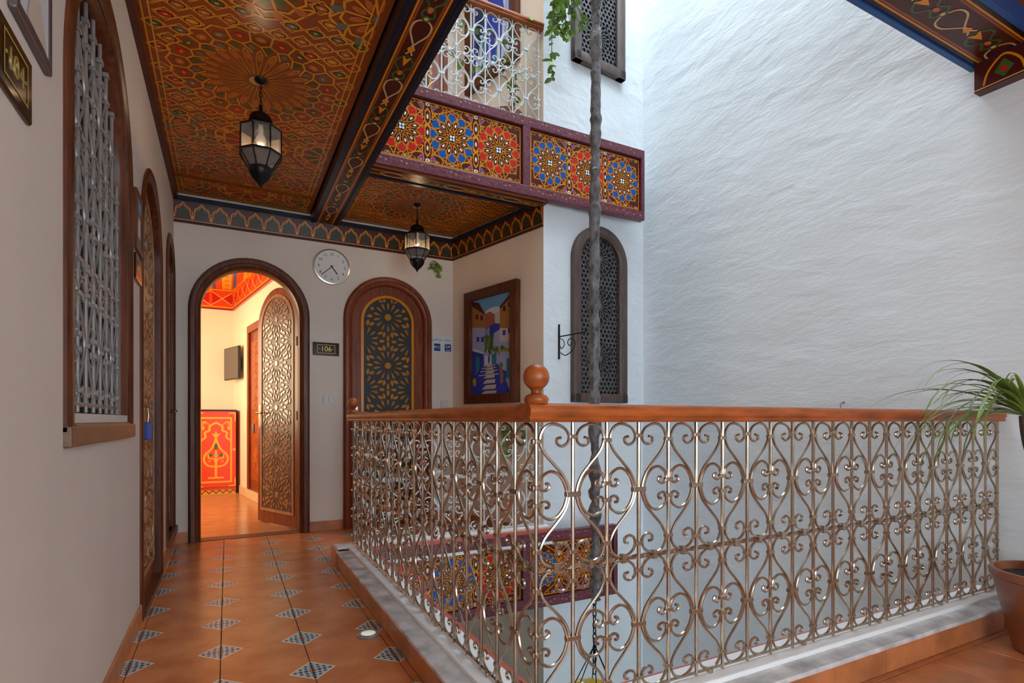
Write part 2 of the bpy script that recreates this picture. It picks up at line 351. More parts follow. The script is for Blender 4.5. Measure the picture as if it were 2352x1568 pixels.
# ------------------------------------------------------------------ floor: slab, tiles, skirting, kerbs
m = M(); m.box(XL-.02, VX0-.03, -2.0, 5.0, -.30, -.010); m.box(VX0-.03, XR+.02, -2.0, VY0-.03, -.30, -.010); m.box(VX0-.03, 2.3, VY1+.03, 5.0, -.30, -.010)
floor = struct(m.obj('floor', GROUT), 'gallery floor of terracotta tiles with printed diamond corners', 'floor')
KX0, KY0, KYF = 0.64, 1.195, 3.90           # outer faces of the kerbs (corridor side, near gallery side, far passage side)
tcache = {}
def put_tile(cx, cy, r, mt=None):
    x0 = max(cx-TSX/2+.0014, r[0]); x1 = min(cx+TSX/2-.0014, r[1]); y0 = max(cy-TSY/2+.0014, r[2]); y1 = min(cy+TSY/2-.0014, r[3])
    if x1-x0 < .012 or y1-y0 < .012: return
    key = tuple(round(q, 3) for q in (x0-cx, x1-cx, y0-cy, y1-cy))+(mt is None,)
    if key not in tcache:
        q = M(); b = .0012; z = 0.0
        a0, a1, b0, b1 = x0-cx, x1-cx, y0-cy, y1-cy
        q.add([(a0,b0,-.012),(a1,b0,-.012),(a1,b1,-.012),(a0,b1,-.012),(a0,b0,-b),(a1,b0,-b),(a1,b1,-b),(a0,b1,-b),(a0+b,b0+b,0),(a1-b,b0+b,0),(a1-b,b1-b,0),(a0+b,b1-b,0)],
              [(0,3,2,1),(8,9,10,11)]+[(i,(i+1)%4,(i+1)%4+4,i+4) for i in range(4)]+[(i+4,(i+1)%4+4,(i+1)%4+8,i+8) for i in range(4)])
        tcache[key] = q.mesh('tile', mt or TILE)
    link('tile', tcache[key], floor, (cx, cy, 0))
GX, GY = -0.024, 2.224
for i in range(-2, 12):
    for j in range(-12, 9):
        cx, cy = GX+(i+.5)*TSX, GY+(j+.5)*TSY
        put_tile(cx, cy, (XL+.002, KX0-.001, -2.0, 4.995))
        if cx > KX0-TSX: 
            put_tile(cx, cy, (KX0+.001, XR-.01, -2.0, KY0-.001), TERRA)
            if cy > KYF-TSY: put_tile(cx, cy, (KX0+.001, 2.26, KYF+.001, 4.995))
def skirting(name, L, gaps, loc, rz, label):
    root = struct(link(name, None, None, loc, rz), label, 'baseboard'); x = 0.0
    while x < L-.02:
        x1 = min(x+TSX, L); segs = [(x+.001, x1-.001)]
        for g0, g1 in gaps:
            ns = []
            for a, b in segs:
                if b <= g0 or a >= g1: ns.append((a,b))
                else:
                    if a < g0: ns.append((a, g0))
                    if b > g1: ns.append((g1, b))
            segs = ns
        for a, b in segs:
            if b-a > .01: M().bbox(a, b, -.011, .001, 0, .085, .002).obj('skirting_tile', TERRA, root)
        x = x1
skirting('baseboard_left', 7.0, [(2.0+DL1[0]-.478, 2.0+DL1[0]+.478)], (XL,-2.0,0), PI/2, 'terracotta skirting tiles along the left wall')
skirting('baseboard_back', PA[0]-XL, [(D106[0]-XL-.455, D106[0]-XL+.455), (DWC[0]-XL-.41, DWC[0]-XL+.41)], (XL,YB,0), 0, 'terracotta skirting tiles between the arched doors')
skirting('baseboard_alcove', L_RET, [], (*PA,0), R_RET, 'terracotta skirting tiles under the painting')
def kerb(name, L, label, loc, rz, w_in):
    """local x along, y from kerb face (0) towards the void; riser tiles, marble slab, white upstand, red lip"""
    root = struct(link(name, None, None, loc, rz), label, 'kerb')
    M().box(0, L, .008, w_in, -.01, .100).obj('core', WHITEP, root)
    x = 0
    while x < L-.01:
        x1 = min(x+TSX, L); M().bbox(x+.001, x1-.001, -.002, .012, .0, .094, .002).obj('riser_tile', TERRA, root); x = x1
    M().bbox(0, L, -.012, .075, .094, .112, .004).obj('marble_slab', MARBLE, root)
    M().bbox(0, L, .066, .186, .100, .128, .005).obj('upstand', WHITEP, root)
    M().box(0, L, .186, w_in+.012, .085, .112).obj('lip', REDLIP, root)
    return root
RW = VX0-KX0
kerb('kerb_left', VY1+.03-1.19, 'marble topped kerb with white upstand under the left railing run', (KX0, VY1+.03, 0), -PI/2, RW)
kerb('kerb_near', XR-KX0-.04, 'marble topped kerb with white upstand under the long railing run', (KX0, KY0, 0), 0, VY0-KY0)
kf = kerb('kerb_far', 2.27-KX0, 'marble topped kerb with white upstand under the far railing run', (2.27, KYF, 0), PI, KYF-VY1)
M().bbox(2.27-KX0-.001, 2.27-KX0+.010, .0, .20, .0, .094, .002).obj('riser_tile', TERRA, kf)

# ------------------------------------------------------------------ ceiling, beams, cornices
ZC = 2.735; ZBm = 2.665
def small_rosette(P, cx, cy, R, n, c1, c2, ph=0.0):
    P.ell(cx, cy, R*.16, R*.16, c2, 3, n=8)
    for k in range(n):
        a = 2*PI*k/n+ph; x, y = pol(cx, cy, R*.46, a)
        P.stroke([pol(cx,cy,R*.2,a+PI/n), pol(cx,cy,R*.72,a+PI/n)], R*.055, 'orangeL', 2)
        P.ell(x, y, R*.17, R*.085*10/n, c1, 3, a, 8)
        x, y = pol(cx, cy, R*.86, a+PI/n); P.ell(x, y, R*.15, R*.10, c2, 3, a, 8)
        P.stroke([pol(cx,cy,R*.72,a+PI/n), pol(cx,cy,R*.80,a), pol(cx,cy,R*.72,a-PI/n)], R*.055, 'orangeL', 2)
        P.stroke([pol(cx,cy,R*.72,a+PI/n), pol(cx,cy,R*1.02,a), pol(cx,cy,R*1.02,a+2*PI/n)], R*.05, 'orangeL', 2)
def big_rosette(P, cx, cy, R):
    n = 24
    P.ell(cx, cy, R*.10, R*.10, 'cream', 4, n=16)
    for k in range(n):
        a = 2*PI*k/n; d = PI/n
        P.outl([pol(cx,cy,R*.12,a), pol(cx,cy,R*.5,a-d*.62), pol(cx,cy,R*.60,a-d*.5), pol(cx,cy,R*.68,a), pol(cx,cy,R*.60,a+d*.5), pol(cx,cy,R*.5,a+d*.62)], 'ground', 'orangeL', 2, .80)
        x, y = pol(cx, cy, R*.53, a); P.ell(x, y, R*.08, R*.03, 'salmon', 4, a, 8)
        x, y = pol(cx, cy, R*.70, a+d); P.ell(x, y, R*.055, R*.035, 'grey' if k % 2 else 'green', 3, a+d, 8)
        P.stroke([pol(cx,cy,R*.60,a+d), pol(cx,cy,R*.74,a), pol(cx,cy,R*.80,a-d), pol(cx,cy,R*.74,a-2*d)], R*.022, 'orangeL', 2)
        x, y = pol(cx, cy, R*.87, a); P.ell(x, y, R*.065, R*.05, ('salmon','red','green','salmon','grey','red')[k % 6], 3, a+PI/2, 8)
        P.ell(x, y, R*.03, R*.02, 'orange', 4, a+PI/2, 6)
        P.stroke([pol(cx,cy,R*.80,a-d), pol(cx,cy,R*.97,a-d), pol(cx,cy,R*1.02,a), pol(cx,cy,R*.97,a+d)], R*.022, 'orangeL', 2)
def ceiling_paint(x0, x1, y0, y1, cx, cy0, per, R):
    P = Paint((x0, x1, y0, y1)); P.rect(x0, x1, y0, y1, 'ground', 0)
    ys = []; y = cy0
    while y-per > y0: y -= per
    while y <= y1+per*.4: ys.append(y); y += per
    for y in ys: big_rosette(P, cx, y, R)
    g = 0.100; cols = ('salmon','grey','red','salmon','green','orange')
    stars = []; Rs = .215
    for y in ys:
        for k in (-1, 0, 1): stars.append((cx+k*.46, y+per/2))
    for k, (sx, sy) in enumerate(sorted(stars)): small_rosette(P, sx, sy, Rs*.97, 10, ('salmon','green','red')[k % 3], ('grey','salmon','orange')[k % 3], .3)
    i = 0; yy = y0+.06
    while yy < y1:
        xx = x0+.05+(g/2 if i % 2 else 0); j = 0
        while xx < x1:
            if min(math.hypot(xx-cx, yy-q) for q in ys) > R*1.0 and all(math.hypot(xx-a, yy-b) > Rs*.98 for a, b in stars):
                c = cols[(i*2+j*3) % 6]; P.ell(xx, yy, g*.40, g*.27, 'orangeL', 2, 0, 10); P.ell(xx, yy, g*.34, g*.21, 'maroon', 3, 0, 10); P.ell(xx, yy, g*.26, g*.15, c, 4, 0, 10); P.ell(xx, yy, g*.1, g*.06, 'cream', 5, 0, 6)
                P.stroke([(xx-g/2,yy),(xx,yy+g*.43),(xx+g/2,yy),(xx,yy-g*.43)], .006, 'orangeL', 1, True)
            xx += g; j += 1
        yy += g*.86; i += 1
    for e in (.012, .040):
        P.stroke([(x0+e,y0+e),(x1-e,y0+e),(x1-e,y1-e),(x0+e,y1-e)], .007, 'orangeL', 6, True)
    return P
def ceil_part(name, x0, x1, y0, y1, cx, cy, per, R, label, ZC=ZC):
    root = struct(link(name, None, None, (0,0,0)), label, 'ceiling')
    M().box(x0, x1, y0, y1, ZC, ZC+.03).obj('panel', pm('ground'), root)
    ceiling_paint(x0+.03, x1-.03, y0+.03, y1-.03, cx, cy, per, R).build('painted_pattern', lambda a, b, l: (a, b, ZC-.0008-l), root)
    return root
ceil_part('ceiling_corridor', XL, .63, -2.0, 4.62, .14, 3.16, 1.44, .40, 'painted corridor ceiling with large star rosettes in orange lines')
ceil_part('ceiling_corridor_end', XL, .63, 4.62, 5.0, .14, 4.0, 1.44, .30, 'dark painted ceiling strip above the open arched door')
ceil_part('ceiling_passage', .85, 2.3, 3.86, 5.0, 1.40, 4.42, 1.6, .36, 'painted ceiling over the far passage by the framed painting')
ceil_part('ceiling_near', .85, XR-.03, -2.0, 1.13, 2.2, .2, 1.6, .45, 'painted ceiling over the near gallery', ZC+.085)
def beam(name, L, wd, label, loc, rz, th=.10, ec=('night','night')):
    """local x along, y across 0..wd, underside at z=0"""
    root = struct(link(name, None, None, loc, rz), label, 'beam')
    M().box(0, L, 0, wd, 0, th).obj('timber', pm('ground'), root)
    P = Paint((0, L, 0, wd)); P.rect(0, L, 0, wd, 'maroon', 0)
    for e, c, t in ((.010,'navy',.018),(.026,'black',.008),(.040,'orange',.008),(.052,'ground',.010)):
        for y in (e, wd-e): P.stroke([(0,y),(L,y)], t, c, 1)
    c = wd/2; a = wd*.20; per = .46; x = .10
    while x < L+per:
        for s in (-1, 1):
            P.stroke(sp2([(x,c),(x+.03,c+s*a*.9),(x+.09,c+s*a),(x+.15,c+s*a*.35),(x+.20,c-s*a*.12),(x+.25,c+s*a*.35)]), .0085, 'cream', 2)
            P.stroke(sp2([(x+.26,c),(x+.30,c+s*a*.9),(x+.34,c+s*a*.95),(x+.38,c+s*a*.3),(x+.43,c+s*a*.7),(x+.46,c)]), .011, 'green', 2)
        P.poly([(x+.265,c-a*.5),(x+.31,c-a*.25),(x+.345,c),(x+.31,c+a*.25),(x+.265,c+a*.5),(x+.285,c)], 'orange', 3)
        P.ell(x-.005, c, .020, .020, 'green', 3); P.ell(x-.005, c, .010, .010, 'cream', 4)
        P.ell(x+.21, c, .018, .018, 'orange', 3); P.ell(x+.40, c, .02, .012, 'salmon', 3)
        x += per
    P.build('painted_scrolls', lambda q, y, l: (q, y, -.0006-l), root)
    for y, c_ in zip((0, wd), ec):
        if c_: M().box(0, L, y-.012, y+.012, -.010, .09).obj('edge_moulding', pm(c_), root)
    return root
beam('trim_1', 7.0, .20, 'painted ceiling beam with cream scrolls above the left railing run', (.85,-2.0,ZBm), PI/2)
beam('trim_2', 1.385, .15, 'narrow painted beam under the carved balcony fascia', (.85,3.69,ZBm), 0, ec=(None,'night'))
beam('trim_3', XR-.05-.85, .26, 'painted beam with green and cream scrolls above the long railing run', (.862,1.14,ZBm+.085), 0, ec=('azure','azure'))
def cornice(name, L, label, loc, rz):
    root = struct(link(name, None, None, loc, rz), label, 'cornice')
    m = M(); m.add([(0,.0,0),(0,-.012,0),(0,-.035,.15),(0,0,.15),(L,.0,0),(L,-.012,0),(L,-.035,.15),(L,0,.15)], [(0,1,2,3),(7,6,5,4),(0,4,5,1),(1,5,6,2),(2,6,7,3),(3,7,4,0)])
    m.obj('board', pm('ground'), root)
    M().box(0, L, -.045, 0, .15, .185).obj('top_moulding', pm('night'), root); M().box(0, L, -.018, 0, -.014, .004).obj('bottom_bead', pm('maroon'), root)
    P = Paint((0, L, 0, .15)); P.rect(0, L, 0, .15, 'maroon', 0); s = .128; x = .0
    P.stroke([(0,.142),(L,.142)], .008, 'black', 1); P.stroke([(0,.008),(L,.008)], .005, 'cream', 1)
    while x < L+s:
        P.poly(sp2([(x+s*.5,.12),(x+s*.22,.085),(x+s*.3,.03),(x+s*.5,.022),(x+s*.7,.03),(x+s*.78,.085),(x+s*.5,.12)],4), 'olive', 2)
        P.ell(x+s*.5, .055, .013, .010, 'maroon', 3)
        for dy, t in ((0,.007),(-.014,.004)):
            P.stroke(sp2([(x,.022),(x+s*.10,.05),(x+s*.14,.095+dy),(x+s*.34,.112+dy),(x+s*.5,.135+dy),(x+s*.66,.112+dy),(x+s*.86,.095+dy),(x+s*.90,.05),(x+s,.022)]), t, 'orange', 4)
        P.ell(x, .03, .012, .014, 'orange', 4); P.stroke([(x,.03),(x,.075)], .006, 'orange', 4)
        x += s
    P.build('painted_scallops', lambda a, b, l: (a, -.0126-.023*b/.15-l, b), root)
cornice('trim_4', PA[0]-XL, 'dark painted cornice with orange scallops above the arched doors', (XL,YB,2.52), 0)
cornice('trim_5', L_RET, 'dark painted cornice with orange scallops above the framed painting', (*PA,2.52), R_RET)
m = M(); m.box(XL, XL+.03, -2.0, 5.0, 2.67, 2.74)
struct(m.obj('trim_6', pm('maroon')), 'thin dark moulding where the left wall meets the ceiling', 'moulding')
m = M(); m.add([(XR-.08,-2,2.605),(XR,-2,2.605),(XR,-2,2.83),(XR-.08,-2,2.83),(XR-.08,1.38,2.605),(XR,1.38,2.605),(XR,1.38,2.83),(XR-.08,1.38,2.83)], [(0,1,2,3),(7,6,5,4),(0,4,5,1),(1,5,6,2),(2,6,7,3),(3,7,4,0)])
t7 = struct(m.obj('trim_7', pm('maroon')), 'dark painted cornice on the courtyard wall under the near ceiling', 'cornice')
P = Paint((-1.0, 1.38, 0, .15)); x = 1.34
P.stroke([(-1,.008),(1.38,.008)], .006, 'cream', 1); P.stroke([(-1,.145),(1.38,.145)], .012, 'navy', 1)
while x > -1:
    P.stroke(sp2([(x,.02),(x-.02,.08),(x-.08,.13),(x-.14,.08),(x-.16,.02)]), .010, 'orange', 3); P.poly([(x-.08,.11),(x-.12,.06),(x-.08,.02),(x-.04,.06)], 'green', 2); P.ell(x-.08, .06, .014, .014, 'red', 3)
    x -= .16
P.build('painted_scallops', lambda a, b, l: (XR-.081-l, a, 2.605+b), t7)

# ------------------------------------------------------------------ balcony fascias
def fascia_rosette(P, cx, cy, R, rc):
    n = 12
    for k in range(n):
        a = 2*PI*k/n+PI/n; d = PI/n
        P.stroke([pol(cx,cy,R*.10,a), pol(cx,cy,R*.34,a+d)], R*.042, 'orange', 3); P.stroke([pol(cx,cy,R*.10,a), pol(cx,cy,R*.34,a-d)], R*.042, 'orange', 3)
        P.outl([pol(cx,cy,R*.26,a), pol(cx,cy,R*.42,a-d*.80), pol(cx,cy,R*.68,a-d*.64), pol(cx,cy,R*.80,a), pol(cx,cy,R*.68,a+d*.64), pol(cx,cy,R*.42,a+d*.80)], 'maroon', 'orange', 4, .76)
        x, y = pol(cx, cy, R*.55, a); P.ell(x, y, R*.075, R*.036, 'white', 6, a, 8)
        b = a+d
        P.outl([pol(cx,cy,R*.58,b), pol(cx,cy,R*.74,b-d*.60), pol(cx,cy,R*.84,b-d*.98), pol(cx,cy,R*.98,b-d*.62), pol(cx,cy,R*1.03,b), pol(cx,cy,R*.98,b+d*.62), pol(cx,cy,R*.84,b+d*.98), pol(cx,cy,R*.74,b+d*.60)], rc, 'orange', 2, .86)
    P.ell(cx, cy, R*.17, R*.17, 'black', 6)
    for k in range(4):
        x, y = pol(cx, cy, R*.085, PI/4+k*PI/2); P.ell(x, y, R*.055, R*.055, 'white', 7, 0, 8)
    P.ell(cx, cy, R*.05, R*.05, 'blue', 8, 0, 8)
    for k in range(n):
        a = 2*PI*k/n+PI/n; P.stroke([pol(cx,cy,R*.78,a), pol(cx,cy,R*1.16,a)], R*.04, 'orange', 1); P.stroke([pol(cx,cy,R*1.0,a-PI/n), pol(cx,cy,R*1.2,a), pol(cx,cy,R*1.0,a+PI/n)], R*.04, 'orange', 1)
def fascia_panel(x0, x1, z0, z1, cols):
    P = Paint((x0, x1, z0, z1)); P.rect(x0, x1, z0, z1, 'maroon', 0); L = x1-x0; n = len(cols); s = L/n; zc = (z0+z1)/2; H = z1-z0; R = min(s*.47, H*.455)
    for i, c in enumerate(cols):
        cx = x0+s*(i+.5); fascia_rosette(P, cx, zc, R, c)
    for i in range(1, n):
        x = x0+s*i
        for k in range(-1, 2):
            z = zc+k*H*.26; P.outl([(x,z-H*.15),(x+s*.055,z-H*.09),(x+s*.055,z+H*.09),(x,z+H*.15),(x-s*.055,z+H*.09),(x-s*.055,z-H*.09)], 'maroon', 'orange', 3, .74); P.ell(x, z, .007, .017, 'white', 5)
        for sz in (-1, 1):
            for sx in (-1, 1):
                P.outl([(x+sx*s*.08,zc+sz*H*.34),(x+sx*s*.21,zc+sz*H*.46),(x+sx*s*.06,zc+sz*H*.46)], 'purple', 'orange', 2, .75)
                P.outl([(x+sx*s*.06,zc+sz*H*.16),(x+sx*s*.13,zc+sz*H*.20),(x+sx*s*.06,zc+sz*H*.25)], 'black', 'orange', 2, .7)
            P.ell(x, zc+sz*H*.46, .016, .013, 'white', 5); P.ell(x, zc+sz*H*.46, .007, .006, 'blue', 6, 0, 6)
            P.stroke([(x-s*.5,zc+sz*H*.46),(x-s*.16,zc+sz*H*.33),(x,zc+sz*H*.12),(x+s*.16,zc+sz*H*.33),(x+s*.5,zc+sz*H*.46)], .007, 'orange', 1)
    k = int(L/.058)
    for i in range(k):
        x = x0+(i+.5)*L/k
        for z in (z0+.016, z1-.016):
            P.outl([(x-.024,z),(x-.01,z+.011),(x+.012,z+.009),(x+.024,z),(x+.01,z-.010),(x-.012,z-.011)], ('maroon','black')[i % 2], 'orange', 2, .68)
            if i % 2: P.ell(x, z, .009, .004, 'white', 4, 0, 6)
    for e, t in ((.003,.008),):
        P.stroke([(x0+e,z0+e),(x1-e,z0+e),(x1-e,z1-e),(x0+e,z1-e)], t, 'orange', 7, True)
    return P
def fascia(name, x0, splits, H, label, cat, loc, rz, cols):
    """local x along, z 0..H, front face at y=0 looking -y"""
    root = struct(link(name, None, None, loc, rz), label, cat); X1 = splits[-1]; fb = .075; fw = .035
    M().box(x0, X1, .012, .045, .01, H-.01).obj('board', pm('maroon'), root)
    M().bbox(x0, X1, -.016, .05, 0, fb, .006).obj('bottom_frame', MAUVE, root); M().bbox(x0, X1, -.016, .05, H-fb, H, .006).obj('top_frame', MAUVE, root)
    M().bbox(x0, x0+fw, -.015, .05, fb-.002, H-fb+.002, .004).obj('stile', MAUVE, root)
    rf = random.Random(3); P = Paint((x0+.01, X1-.01, 0, H)); x = x0+.03
    while x < X1-.03:
        for zc in (fb*.5, H-fb*.5):
            z = zc+rf.uniform(-.012,.012); P.stroke(sp2([(x,z),(x+.008,z+.012),(x+.018,z-.004),(x+.028,z+.008)],3), .0028, 'rose', 1)
            if rf.random() < .35: P.ell(x+.014, z+.004, .005, .004, 'sand', 2, 0, 6)
        x += .036
    P.build('painted_flourishes', wallmap(-.0165), root)
    a = x0+fw
    for i, s in enumerate(splits):
        last = i == len(splits)-1; hw = fw if last else fw*.9
        b0, b1 = (s-fw, s) if last else (s-hw, s+hw)
        M().bbox(b0, b1, -.015, .05, fb-.002, H-fb+.002, .004).obj('stile', MAUVE, root)
        fascia_panel(a+.012, b0-.012, fb+.012, H-fb-.012, cols[i]).build('painted_panel', wallmap(.0115), root)
        a = b1
    return root
fascia('trim_8', .83, [2.03, 3.19], .60, 'carved balcony fascia painted with red and blue rosettes under the white upper railing', 'fascia', (0,VY1,2.68), 0, [('red','blue','red'),('blue','red','blue')])
fascia('trim_9', .83, [2.03, 2.90], .58, 'painted rosette fascia below the far railing of this floor', 'fascia', (0,VY1,-.49), 0, [('red','blue','red'),('blue','red','blue')])
fascia('trim_10', .0, [1.14, 2.28], .60, 'painted rosette fascia of the upper gallery along the corridor side', 'fascia', (VX0,VY0,2.68), PI/2, [('red','blue','red'),('blue','red','blue')])
fascia('trim_11', .0, [1.28, 2.54], .52, 'painted rosette fascia of the upper gallery on the near side', 'fascia', (XR-.03,VY0,2.765), PI, [('red','blue','red'),('blue','red','blue')])
fascia('trim_12', .0, [1.14, 2.28], .58, 'painted rosette fascia below the left railing of this floor', 'fascia', (VX0,VY0,-.49), PI/2, [('red','blue','red'),('blue','red','blue')])
fascia('trim_13', .0, [1.28, 2.54], .58, 'painted rosette fascia below the long railing of this floor', 'fascia', (XR-.03,VY0,-.49), PI, [('red','blue','red'),('blue','red','blue')])

# ------------------------------------------------------------------ wrought iron railings
S_PTS = [(.10,.50),(.13,.55),(.25,.625),(.50,.705),(.78,.79),(.91,.88),(.80,.958),(.555,.988),(.25,.962),(.11,.905),(.155,.855),(.305,.835),(.44,.853),(.44,.885),(.33,.893)]
C_UP = [(.17,.50),(.20,.55),(.29,.605),(.45,.65),(.66,.662),(.87,.625),(.92,.578),(.86,.542),(.75,.537),(.655,.556),(.69,.582),(.755,.580)]
def scroll_meshes(w_, h, r, mt, n=6):
    out = {}
    Cp = [(x,1-z) for x, z in reversed(C_UP[1:])]+C_UP
    for key, pts in (('S', S_PTS), ('C', Cp)):
        for sx in (1, -1):
            for sz in ((1, -1) if key == 'S' else (1,)):
                p = [(sx*x*w_, 0, ((z if sz == 1 else 1-z))*h) for x, z in pts]
                q = M().tube(smooth_path(p, 3), r, n); out[(key, sx, sz)] = q.mesh('scroll', mt, True)
    return out
def railing(name, L, n, label, loc, rz, Z0, Z1, mt, rail_mat, group=None, br=.0058, sr=.0046, cap=0.0, rx=(0,0)):
    root = thing(name, label, 'railing', loc, rz, group); w_ = L/n; H = Z1-Z0; h = H/2
    bar = M().tube([(0,0,Z0-.012),(0,0,Z1+.01)], br, 8).mesh('baluster', mt, True)
    sm = scroll_meshes(w_, h, sr, mt)
    col = M().bbox(-.014,.014,-.0075,.0075,-.006,.006,.0015).mesh('collar', mt); colw = M().bbox(-.024,.024,-.008,.008,-.007,.007,.0015).mesh('collar', mt)
    for i in range(n+1):
        x = i*w_; link('baluster', bar, root, (x,0,0))
        A = i % 2 == 1
        for p in range(2):
            zb = Z0+p*h
            for z in ((.10,.5,.90) if A else (.13,.44,.56,.87)):
                link('collar', colw if (A and z == .5) else col, root, (x,0,zb+z*h))
            if A:
                for sx in (1, -1):
                    if 0 <= i+sx <= n:
                        link('scroll', sm[('S',sx,1)], root, (x,0,zb)); link('scroll', sm[('S',sx,-1)], root, (x,0,zb)); link('scroll', sm[('C',sx,1)], root, (x,0,zb))
    q = M(); k = n*6
    for i in range(k):                                                           # twisted flat bar
        a0, a1 = i*PI/6, (i+1)*PI/6; x0, x1 = L*i/k, L*(i+1)/k; v = []
        for x, a in ((x0,a0),(x1,a1)):
            for sx, sy in ((-1,-1),(1,-1),(1,1),(-1,1)):
                u_, v_ = sx*.007, sy*.0035; v.append((x, u_*math.sin(a)+v_*math.cos(a), Z0+h+u_*math.cos(a)-v_*math.sin(a)))
        q.add(v, [(j,(j+1)%4,(j+1)%4+4,j+4) for j in range(4)])
    q.obj('middle_bar', mt, root)
    for i in range(n): link('clip', col, root, ((i+.5)*w_,0,Z0+h)).scale = (.55,1.2,2.2)
    M().tube([(0,0,Z0+.004),(L,0,Z0+.004)], .005, 6).obj('bottom_bar', mt, root)
    for i in range(1, n, 4): M().bbox((i+.5)*w_-.008,(i+.5)*w_+.008,-.010,.010,Z0-.035,Z0+.006,.002).obj('foot', mt, root)
    # moulded timber handrail
    prof = [(-.030,0),(.030,0),(.034,.006),(.031,.014),(.037,.021),(.038,.036),(.033,.046),(.020,.052),(-.020,.052),(-.033,.046),(-.038,.036),(-.037,.021),(-.031,.014),(-.034,.006)]
    q = M(); kk = len(prof); x0, x1 = rx[0]-cap, L+rx[1]+cap
    q.add([(x0,y,Z1+z) for y, z in prof]+[(x1,y,Z1+z) for y, z in prof], [tuple(range(kk)), tuple(range(2*kk-1,kk-1,-1))]+[(i,(i+1)%kk,(i+1)%kk+kk,i+kk) for i in range(kk)])
    q.obj('handrail', rail_mat, root, smooth=True)
    return root
def finial(parent, x, z, s=1.0):
    b = M().lathe([(.0,0),(.030,0),(.034,.008),(.034,.016),(.028,.024),(.015,.029),(.014,.036),(.018,.041)], 20).obj('finial_neck', WOODX, parent, (x,0,z), smooth=True)
    R = .0365; M().lathe([(R*math.sin(t), .074-R*math.cos(t)) for t in [PI*i/14 for i in range(15)]], 24).obj('finial_ball', WOODX, parent, (x,0,z), smooth=True)
RZ0, RZ1 = .135, .955
RXL, RYN, RYF = .755, 1.31, 3.78
r_near = railing('railing', XR-.02-RXL, 22, 'long bronze scrolled iron railing running to the white courtyard wall', (RXL,RYN,0), 0, RZ0, RZ1, IRON, WOODX, rx=(-.038,.0))
finial(r_near, 0.0, RZ1+.050)
r_left = railing('railing', RYF-RYN, 20, 'bronze scrolled iron railing along the tiled corridor', (RXL,RYF,0), -PI/2, RZ0, RZ1, IRON, WOODX, rx=(-.04,-.039))
finial(r_left, 0.0, RZ1+.050)
r_far = railing('railing', 2.21-RXL, 12, 'pale iron railing before the passage with the framed painting', (RXL,RYF,0), 0, RZ0, RZ1, IRONW, WOODX, rx=(.04,.02))
r_up = railing('railing', 2.20-.80, 12, 'white scrolled iron railing of the upper gallery', (.80,RYF,ZU), 0, .135, .905, IRONW, WOODX, rx=(.0,.03))

# ------------------------------------------------------------------ carved panels (doors)
def carved(m_d, cx, r, z0, zs, per, mode, y0, hollow=None):
    """petal shapes of staggered star rosettes, returned as a list of polygons clipped to the arch"""
    polys = []
    def inside(x, z):
        if z < z0+.008: return False
        if z <= zs: return abs(x-cx) < r-.008
        return math.hypot(x-cx, z-zs) < r-.008
    cs = []; k = 0; zc = zs-.02; step = per/2
    while zc+per > zs+r+per: zc -= per
    z = zc; i = 0
    top = zs+r*.35-.03
    for i in range(-2, 14):
        z = top-i*step
        if i % 2 == 0: cs.append((cx, z))
        else: cs += [(cx-r, z), (cx+r, z)]
    n = 14; d = PI/n
    for x, z in cs:
        R = per*.5
        polys.append([pol(x, z, R*.15, 2*PI*j/12) for j in range(12)])
        for j in range(n):
            a = PI/2+2*PI*j/n
            polys.append([pol(x,z,R*.27,a), pol(x,z,R*.44,a-d*.42), pol(x,z,R*.56,a-d*.40), pol(x,z,R*.62,a), pol(x,z,R*.56,a+d*.40), pol(x,z,R*.44,a+d*.42)])
            for q in ([pol(x,z,R*.60,a+d), pol(x,z,R*.70,a+d*.55), pol(x,z,R*.80,a+d*.62), pol(x,z,R*.90,a+d), pol(x,z,R*.80,a+d*1.38), pol(x,z,R*.70,a+d*1.45)],
                      [pol(x,z,R*.70,a), pol(x,z,R*.80,a-d*.30), pol(x,z,R*.94,a-d*.34), pol(x,z,R*1.02,a), pol(x,z,R*.94,a+d*.34), pol(x,z,R*.80,a+d*.30)]):
                c = (sum(e[0] for e in q)/len(q), sum(e[1] for e in q)/len(q)); own = math.hypot(c[0]-x, c[1]-z)
                if all(math.hypot(c[0]-a_, c[1]-b_) > own*.97 for a_, b_ in cs): polys.append(q)
    out = []
    for k, p in enumerate(polys):
        c = (sum(q[0] for q in p)/len(p), sum(q[1] for q in p)/len(p))
        if not inside(*c): continue
        if all(math.hypot(c[0]-x, c[1]-z) > per*.02 for x, z in cs[:0]): pass
        p = [q if inside(*q) else (c[0]+(q[0]-c[0])*.35, c[1]+(q[1]-c[1])*.35) for q in p]
        out.append(p)
    # drop overlaps between neighbouring rosettes (keep the earlier piece)
    keep = []; cen = []
    for p in sorted(out, key=lambda p: min(math.hypot(sum(q[0] for q in p)/len(p)-x, sum(q[1] for q in p)/len(p)-z) for x, z in cs)):
        c = (sum(q[0] for q in p)/len(p), sum(q[1] for q in p)/len(p))
        if all(math.hypot(c[0]-a, c[1]-b) > per*.040 for a, b in cen): keep.append(p); cen.append(c)
    return keep
def petals_obj(polys, y0, dep, mt, parent, name='carved_petals'):
    q = M()
    for p in polys:
        c = (sum(a for a, _ in p)/len(p), sum(b for _, b in p)/len(p)); n = len(p)
        inn = [(c[0]+(a-c[0])*.78, c[1]+(b-c[1])*.78) for a, b in p]
        vs = [(a,y0,b) for a, b in p]+[(a,y0-dep,b) for a, b in inn]
        q.add(vs, [tuple(range(n,2*n))]+[(i,(i+1)%n,(i+1)%n+n,i+n) for i in range(n)])
    o = q.obj(name, mt, parent); o['kind'] = 'stuff'; return o
